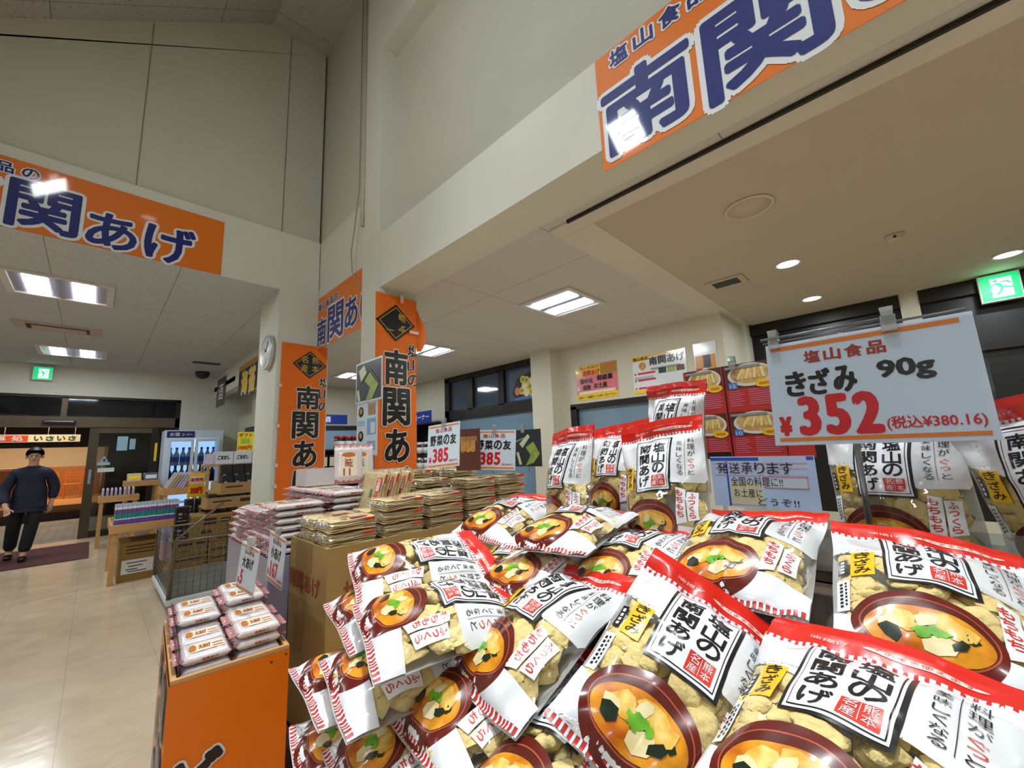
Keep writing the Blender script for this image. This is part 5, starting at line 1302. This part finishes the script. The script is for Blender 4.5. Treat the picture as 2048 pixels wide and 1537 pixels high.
# food picture boards between the cards
PBR = mat('picture_brown', (92,46,32), .35, coat=.3); PTAN = mat('picture_tan', (214,166,92), .4, var=(30,(1,1,1),.25), c2=(176,116,50)); PLEAF = mat('picture_leaf', (168,184,84), .4, var=(20,(1,1,1),.25), c2=(120,140,60)); PDK = mat('picture_dark', (26,34,42), .3, coat=.4); PPALE = mat('picture_pale', (196,206,170), .4)
t, b, fr = board('picture_board', 'brown food picture board between the two 385 yen cards', 'picture', (1.53,1.87,1.415), (.38,-.92,0), (0,0,1), .16, .24, PBR)
for k in range(6): b.rect(.12,.80-k*.02-.0,.88,.812-k*.02,PTAN,fr,.0006)
for k in range(9): b.disc(.30+.2*(k%3),.50+.08*(k//3),.11,.07,PTAN,fr,.0007+k*1e-4,10)
b.obj('print', t, True); MB().tube([fr(.5,0,-.004),tuple(Vector(fr(.5,0,-.004))+Vector((0,0,-.05)))],.003,ST,6).obj('rod', t, True)
t, b, fr = board('picture_board', 'dark leaf picture board right of the wide 385 yen card', 'picture', (1.95,1.78,1.41), (.1,-.99,0), (0,0,1), .21, .235, PDK)
b.poly([(.18,.62),(.52,.88),(.60,.80),(.30,.50)],PPALE,fr,.0006).poly([(.42,.52),(.72,.66),(.95,.34),(.70,.10),(.40,.02),(.60,.30)],PLEAF,fr,.0007).poly([(.05,.38),(.14,.40),(.26,.06),(.16,.04)],PPALE,fr,.0006).poly([(.02,.70),(.40,.80),(.42,.77),(.04,.66)],mat('picture_steel',(150,160,166),.3,metal=.5),fr,.0009)
b.obj('print', t, True); MB().tube([fr(.5,0,-.004),tuple(Vector(fr(.5,0,-.004))+Vector((0,0,-.03)))],.003,ST,6).obj('rod', t, True); clip_part(t, fr, .35, 1.0, .21, .235, .012)
# leaf poster and leaflet in front of the central column
t, b, fr = board('leaf_poster', 'glossy leaf photo poster in front of the right hanging banner', 'poster', (1.40,2.87,1.955), (0,-1,0), (0,0,1), .42, .315, SIGNW)
b.rect(.03,.04,.97,.96,PDK,fr,.001).poly([(.12,.80),(.34,.92),(.44,.66),(.22,.52)],PPALE,fr,.002).poly([(.36,.52),(.56,.70),(.88,.36),(.66,.05),(.42,.04),(.58,.32)],PLEAF,fr,.003).poly([(.05,.30),(.13,.34),(.20,.06),(.10,.04)],PPALE,fr,.002).poly([(.20,.50),(.55,.80),(.92,.42),(.90,.38),(.55,.74),(.22,.46)],mat('picture_brownline',(70,50,30),.4),fr,.0035)
b.obj('print', t, True)
t, b, fr = board('recipe_leaflet', 'pale blue recipe leaflet below the leaf poster on the column', 'leaflet', (1.41,2.91,1.60), (0,-1,0), (0,0,1), .33, .40, mat('leaflet_pale',(206,218,230),.4))
LB = mat('leaflet_blue',(130,170,214),.4)
for u0, v0 in ((.06,.70),(.06,.24)): b.disc(u0+.16,v0+.12,.13,.10,PDK,fr,.001,18).disc(u0+.16,v0+.13,.07,.055,PTAN,fr,.002,12)
b.rect(.56,.74,.92,.96,mat('leaflet_photo',(110,70,50),.5,var=(30,(1,1,1),.3),c2=(200,170,120)),fr,.001).rect(.52,.38,.94,.68,LB,fr,.001).rect(.70,.40,.92,.60,mat('leaflet_pale',(206,218,230),.4),fr,.002)
for k in range(3): b.rect(.06,.56+k*.035,.42,.575+k*.035,LB,fr,.001).rect(.06,.06+k*.035,.42,.075+k*.035,LB,fr,.001).rect(.52,.10+k*.06,.92,.14+k*.06,LB,fr,.001)
b.obj('print', t, True)
# stand that carries them
t = empty('poster_stand', (1.46,2.9,0), 'thin steel stand holding the leaf poster', 'stand')
MB().tube([(0,0,.012),(0,0,2.05)], .012, ST, 8).tube([(-.03,0,1.9),(0,0,1.9)],.006,ST,6).tube([(-.03,0,1.6),(0,0,1.6)],.006,ST,6).obj('pole', t, True); MB().lathe([(.16,0),(.16,.012),(.02,.02)], ST, 20).obj('base', t, True)
# two upright white and pink packs leaning by the poster, and an opened white box
for k, (x, y) in enumerate(((1.00,2.28),(1.075,2.30))):
    q = copy_tree(bp); q.location = (x,y,1.30); q.rotation_euler = (0,0,0); q.rotation_mode = 'XYZ'
    q.matrix_world = Matrix.Translation((x,y,1.36)) @ Matrix.Rotation(-.25,4,'Z') @ Matrix.Rotation(PI/2-.15,4,'X') @ Matrix.Rotation(-PI/2,4,'Z') @ Matrix.Scale(.8,4)
    q['label'] = ('left','right')[k]+' one of two upright pink packs in front of the leaf poster'; q['group'] = 'upright pink packs'
t = empty('white_box', (1.02,2.72,1.232), 'open white carton behind the white and pink packs', 'box')
wbm = mat('box_white',(210,204,206),.6); o = MB()
for a in ((-.12,.12,-.09,-.085),(-.12,.12,.085,.09),(-.12,-.115,-.085,.085),(.115,.12,-.085,.085)): o.box(a[0],a[1],a[2],a[3],0,.10,wbm)
o.box(-.115,.115,-.085,.085,0,.005,wbm); o.obj('shell', t, True)
# red recipe poster and the delivery notice
RCP = mat('recipe_red', (190,42,34), .35, coat=.3); RBK = mat('recipe_brown', (112,56,40), .4, var=(14,(1,1,1),.3), c2=(70,34,26)); RFOOD = mat('recipe_food', (220,188,120), .45, var=(60,(1,1,1),.22), c2=(176,126,60)); RBOWL = mat('recipe_bowl', (222,216,206), .35); RBL = mat('recipe_blue', (70,120,190), .4)
t, b, fr = board('recipe_poster', 'red recipe poster with four noodle and tofu dishes behind the price sign', 'poster', (1.25,.33,1.495), (0,-1,.01), (0,0,1), .30, .262, RCP)
W3_ = SIGNW
for (u0,u1,v0,v1,num) in ((.02,.36,.51,1.0,''),(.39,.80,.51,1.0,'15'),(.02,.36,.02,.49,''),(.39,.80,.02,.49,'10')):
    w_ = u1-u0; h_ = v1-v0
    b.rect(u0,v0+h_*.46,u1,v1,RBK,fr,.0004); cx, cy = u0+w_*.52, v0+h_*.74
    b.disc(cx,cy,w_*.46,h_*.25,RBOWL,fr,.0006,30).disc(cx,cy+h_*.015,w_*.40,h_*.20,RFOOD,fr,.0008,30)
    for k in range(7): b.poly([(cx-w_*.3+k*w_*.09,cy-h_*.08),(cx-w_*.24+k*w_*.09,cy-h_*.09),(cx-w_*.10+k*w_*.06,cy+h_*.14),(cx-w_*.16+k*w_*.06,cy+h_*.14)],TOF1 if k%2 else TOF2,fr,.0010+k*5e-5)
    b.disc(u0+w_*.80,v0+h_*.52,w_*.20,h_*.085,TAGY,fr,.0018,20)
    for k in range(2): b.rect(u0+w_*.68,v0+h_*(.50+.03*k),u0+w_*.92,v0+h_*(.512+.03*k),REDB,fr,.002)
    if num: b.rect(u0+w_*.06,v0+h_*.46,u0+w_*.24,v0+h_*.60,RBL,fr,.0018).text(num,u0+w_*.09,v0+h_*.48,u0+w_*.21,v0+h_*.56,SIGNW,fr,.002)
    for k in range(8):
        vv = v0+h_*(.40-.045*k); b.rect(u0+w_*.05,vv,u0+w_*(.28+.04*(k%3)),vv+h_*.016,PINKP,fr,.0006).rect(u0+w_*.45,vv,u0+w_*(.95-.05*(k%2)),vv+h_*.016,PINKP,fr,.0006)
    b.rect(u0+w_*.02,v0+h_*.90,u0+w_*.75,v0+h_*.955,mat('recipe_caption',(150,146,140),.4),fr,.002)
b.rect(.37,0,.385,1,BLACK,fr,.0009).rect(.805,0,.812,1,BLACK,fr,.0009).rect(.02,0,.36,.07,BLACK,fr,.0012)
b.obj('print', t, True); clip_part(t, fr, .47, 1.0, .30, .262, .009)
MB().tube([fr(.55,1,-.006),fr(.55,0,-.006),tuple(Vector(fr(.55,0,-.006))+Vector((0,0,-.10)))], .004, ST, 6).obj('rod', t, True)
DLB = mat('slip_blue', (186,204,236), .4); DLP = mat('slip_pink', (228,150,160), .4); DLD = mat('slip_deep', (40,84,190), .4); DLT = mat('slip_tan', (214,204,172), .5)
t, b, fr = board('delivery_notice', 'blue and white delivery slip notice with handwriting under the recipe poster', 'notice', (1.245,.305,1.302), (0,-1,0), (0,0,1), .245, .135, DLB)
b.rect(0,.92,.50,.98,DLD,fr,.0004).rect(.93,.93,.99,.99,DLD,fr,.0004).rect(.16,.02,.18,.90,DLD,fr,.0004).rect(.18,.05,.50,.50,DLT,fr,.0004).rect(.50,.05,.515,.9,SIGNW,fr,.0004)
for v in (.62,.76,.86): b.rect(.04,v,.93,v+.014,DLP,fr,.0005)
b.rect(.53,.40,.92,.60,SIGNW,fr,.0005)
for u0, u1, v0, v1 in ((.53,.92,.59,.605),(.53,.92,.395,.41),(.53,.54,.40,.60),(.91,.92,.40,.60)): b.rect(u0,v0,u1,v1,DLP,fr,.0007)
for i, ch in enumerate('発送承ります'): b.text(ch,.07+i*.125,.66,.18+i*.125,.88,INKB,fr,.0012)
b.text('全国の料理に!!',.20,.42,.70,.60,INKB,fr,.0012).text('お土産に',.22,.20,.50,.37,INKB,fr,.0012).text('どうぞ!!',.45,.06,.82,.20,INKB,fr,.0012)
b.obj('print', t, True)
MB().box(-.006,.004,-.10,-.09,-.125,-.067,ACR).box(-.006,.004,.09,.10,-.125,-.067,ACR).obj('foot', t, True)
# rear shelf with a clear plastic front lip under the standing bags
t = empty('rear_shelf', (1.12,.18,0), 'dark rear shelf with a clear plastic lip under the standing bags', 'shelf')
MB().box(-.155,.25,-.62,.62,1.152,1.172,SB).box(-.14,.25,-.60,.60,0,1.150,SB).obj('board', t, True)
MB().box(-.158,-.155,-.62,.10,1.172,1.262,ACR).obj('front_lip', t, True)
# black clip and wire that hold the hanging bag
t = empty('binder_clip', (1.16,-.385,1.715), 'black binder clip holding the hanging bag right of the price sign', 'clip')
MB().prism([(-.016,-.012),(.016,-.012),(.004,.018),(-.004,.018)], -.022, .022, BLACK, tf=lambda p:(p[0],p[2],p[1])).obj('jaw', t, True)
for s_ in (-1,1): MB().tube([(s_*.004,-.012,.016),(s_*.012,-.009,.040),(s_*.012,.009,.040),(s_*.004,.012,.016)], .0018, ST, 5).obj('handle', t, True)
# posters on the back wall
def wall_poster(y0, y1, z0, z1, m, label):
    return board('wall_poster', label, 'poster', (XD-.006,(y0+y1)/2,(z0+z1)/2), (0,-1,0), (0,0,1), y0-y1, z1-z0, m, .004)
PPK = mat('poster_pink', (226,128,140), .25, coat=.5); PCR = mat('poster_cream', (244,226,190), .3, coat=.4)
t, b, fr = wall_poster(3.67,2.945,2.09,2.62,PPK,'pink and yellow gift poster on the back wall above the black door frame')
b.rect(.0,.68,.62,1.0,mat('poster_gold',(232,190,66),.3,coat=.4),fr,.002).rect(.62,.68,1.0,.96,mat('poster_orange',(214,110,60),.3,var=(8,(1,1,1),.3),c2=(120,150,50)),fr,.002).rect(.0,.0,1.0,.15,YELLOW,fr,.002).rect(.06,.16,.94,.24,PCR,fr,.002)
b.text('南関あげ',.18,.68,.60,.85,PRICE,fr,.004,.03).text('塩山食品の',.10,.88,.58,.97,REDB,fr,.004).text('御中元',.10,.46,.42,.62,INKB,fr,.004,.03).text('御歳暮',.52,.50,.90,.66,INKB,fr,.004,.03).text('進物',.16,.27,.36,.43,INKB,fr,.004,.03).text('お土産',.44,.29,.76,.45,INKB,fr,.004,.03).text('店員へご遠慮なくお申し付け下さい',.04,.03,.97,.11,INKB,fr,.004,.01)
b.rect(.02,.28,.09,.40,SIGNW,fr,.004); b.obj('print', t, True)
t, b, fr = wall_poster(2.70,1.95,2.08,2.60,mat('poster_white',(222,228,232),.2,coat=.6),'white poster with big black letters on the back wall, right of the pink one')
b.rect(.0,.86,.34,1.0,mat('poster_gold',(232,190,66),.3,coat=.4),fr,.002).rect(.34,.95,.9,1.0,mat('poster_gold',(232,190,66),.3,coat=.4),fr,.002).text('塩山食品',.02,.88,.32,.97,INKB,fr,.004,.02)
for i, ch in enumerate('南関あげ'): b.text(ch,.34+i*.165,.70,.49+i*.165,.92,INKB,fr,.004,.03)
b.disc(.20,.72,.07,.11,PTAN,fr,.003,14).rect(.0,.0,.40,.09,YELLOW,fr,.002)
for k, z in enumerate((.52,.34,.13)): b.disc(.05,z,.018,.026,PRICE,fr,.003,12).rect(.10,z-.02,.44,z+.025,PRICE,fr,.003)
for k in range(3): b.rect(.03,.42-k*.025,.40,.428-k*.025,RBL,fr,.003).rect(.36,.62-k*.02,.9,.628-k*.02,INKB,fr,.003)
for k in range(3): b.rect(.50+k*.16,.46,.64+k*.16,.60,(PDK,PLEAF,RBK)[k],fr,.003)
b.obj('print', t, True)
t, b, fr = wall_poster(1.85,1.58,2.19,2.62,mat('poster_white',(222,228,232),.2,coat=.6),'narrow gold food poster at the right end of the back wall')
b.rect(.05,.0,.95,.62,mat('poster_amber',(206,142,40),.3,coat=.4),fr,.002).rect(.40,.25,.72,.62,PDK,fr,.003).rect(.05,.0,.6,.25,PRICE,fr,.003).disc(.45,.14,.18,.11,SIGNW,fr,.004,14); b.obj('print', t, True)
# picture film on the clerestory pane
t, b, fr = board('window_picture', 'picture of sliced rolls on the upper window pane, at right', 'picture', (XD+.055,4.86,2.52), (0,-1,0), (0,0,1), .72, .55, mat('pane_grey',(92,100,114),.15))
b.poly([(.18,.10),(.95,.12),(.95,.02),(.2,.0)],RBL,fr,.002).poly([(.10,.28),(.30,.72),(.95,.95),(.98,.15),(.2,.08)],mat('plate_dark',(50,50,56),.3),fr,.003)
for k, (u, v) in enumerate(((.45,.30),(.60,.22),(.78,.20),(.55,.46),(.72,.40),(.88,.34),(.62,.62),(.80,.58),(.50,.66))): b.disc(u,v,.10,.13,(TOF1,TOF2)[k%2],fr,.004+k*2e-4,14).disc(u,v,.05,.065,(LEAFG,TOF2)[k%2],fr,.006+k*2e-4,10)
b.disc(.30,.30,.09,.14,mat('prawn_pink',(206,120,96),.4),fr,.0085,12); b.obj('print', t, True)

# ================================================================ shelves at the far right end of the hall
KB = mat('shelf_black', (24,22,24), .4); JAR = mat('jar_dark', (30,20,22), .2, coat=.5); LIDR = mat('lid_red', (170,24,40), .35); LIDW = mat('lid_white', (214,210,210), .4); LBL = mat('jar_label', (196,196,190), .5); GOODS = mat('box_cream', (206,194,166), .6)
t = empty('showcase', (4.0,9.35,0), 'tall black showcase with blue glass seen between the hanging banners', 'showcase')
MB().box(-.80,.80,.18,.23,0,2.04,KB).box(-.80,-.74,-.23,.18,0,2.04,KB).box(.74,.80,-.23,.18,0,2.04,KB).box(-.74,.74,-.23,.18,1.95,2.04,KB).box(-.74,.74,-.23,.18,0,.5,KB).obj('frame', t, True)
MB().box(-.74,.74,-.20,-.19,.5,1.95,GLB).obj('pane', t, True)
SB2 = mat('sign_blue', (24,44,130), .35)
fr = lambda u, v, w=0: (3.2+u, 9.10-w, v); s = sheet(fr, 0, 2.07, .75, 2.28, SB2); s.text('お酒',.10,2.11,.38,2.24,WHITE,fr,.003,.02); tag(s.obj('corner_sign'), 'blue corner sign on the showcase, mostly hidden by the left banner', 'sign')
t = empty('black_shelf', (2.62,6.25,0), 'black shelf of jars seen between the two hanging banners', 'shelf')
o = MB()
for z in (.35,.80,1.205,1.49): o.box(-.36,.36,-.16,.16,z-.02,z,KB)
for x in (-.36,.34): o.box(x,x+.02,-.16,.16,0,1.485,KB)
o.box(-.34,.34,.15,.16,0,1.485,KB); o.obj('frame', t, True)
def jar(x, y, z, h, lid, label, grp, proto=[None]):
    r = h*.38; o = MB(); o.lathe([(r,0),(r,h*.72),(r*.86,h*.80),(r*.86,h*.82)], JAR, 18).lathe([(r*1.02,h*.14),(r*1.02,h*.60)], LBL, 18).lathe([(r*.92,h*.80),(r*.92,h),(0,h)], lid, 18)
    q = o.obj('jar'); q.location = (x,y,z); tag(q, label, 'jar', grp); return q
j0 = None
for k, x in enumerate((2.56,2.68,2.80,2.92)):
    if j0 is None: j0 = jar(x,6.18,1.492,.19,LIDR,'dark jar with a red lid on the top board of the black shelf','red-lidded jars on the black shelf top')
    else: q = j0.copy(); COL.objects.link(q); q.location = (x,6.18,1.492)
j1 = None
for k, x in enumerate((2.58,2.71,2.84)):
    if j1 is None: j1 = jar(x,6.18,1.207,.22,LIDR,'dark jar with a red lid on the second board of the black shelf','red-lidded jars on the second board')
    else: q = j1.copy(); COL.objects.link(q); q.location = (x,6.18,1.207)
g0 = tag(MB().rbox(-.05,.05,-.06,.06,0,.20,JAR,.004).rbox(-.04,.04,-.0625,-.06,.04,.17,GOODS,.001).obj('gift_box'), 'black box with a cream window at the left of the jars on the black shelf', 'box', 'black boxes beside the jars')
for k, x in enumerate((2.335,2.45)):
    q = g0 if k == 0 else g0.copy()
    if k: COL.objects.link(q)
    q.location = (x,6.18,1.207)
g1 = tag(MB().rbox(-.05,.05,-.06,.06,0,.12,GOODS,.004).obj('gift_box'), 'cream box on the third board of the black shelf', 'box', 'cream boxes on the black shelf')
for k, x in enumerate((2.34,2.46,2.58,2.70,2.82)):
    q = g1 if k == 0 else g1.copy()
    if k: COL.objects.link(q)
    q.location = (x,6.18,.802)
t = empty('black_shelf', (4.98,7.45,0), 'black shelf with white-capped jars right of the central banner, under a blue sign', 'shelf')
o = MB()
for z in (.5,1.0,1.32,1.99): o.box(-.22,.22,-.62,.75,z-.03,z,KB)
for y in (-.62,.72): o.box(-.22,.22,y,y+.03,0,1.96,KB)
o.box(.20,.22,-.59,.72,0,1.96,KB); o.obj('frame', t, True)
fr = lambda u, v, w=0: (4.86-w, -u, v); s = sheet(fr, -8.15, 2.0, -7.11, 2.25, SB2); s.text('お酒コーナー',-8.08,2.06,-7.20,2.19,WHITE,fr,.003,.01); tag(s.obj('corner_sign'), 'blue corner sign above the black shelf right of the central banner', 'sign')
j2 = None
for k, y in enumerate((6.98,7.22,7.46,7.70,7.94)):
    for z in (1.002,1.322):
        if j2 is None: j2 = jar(4.86,y,z,.27,LIDW,'dark jar with a white cap on the black shelf under the blue sign','white-capped jars under the blue sign')
        else: q = j2.copy(); COL.objects.link(q); q.location = (4.86,y,z)
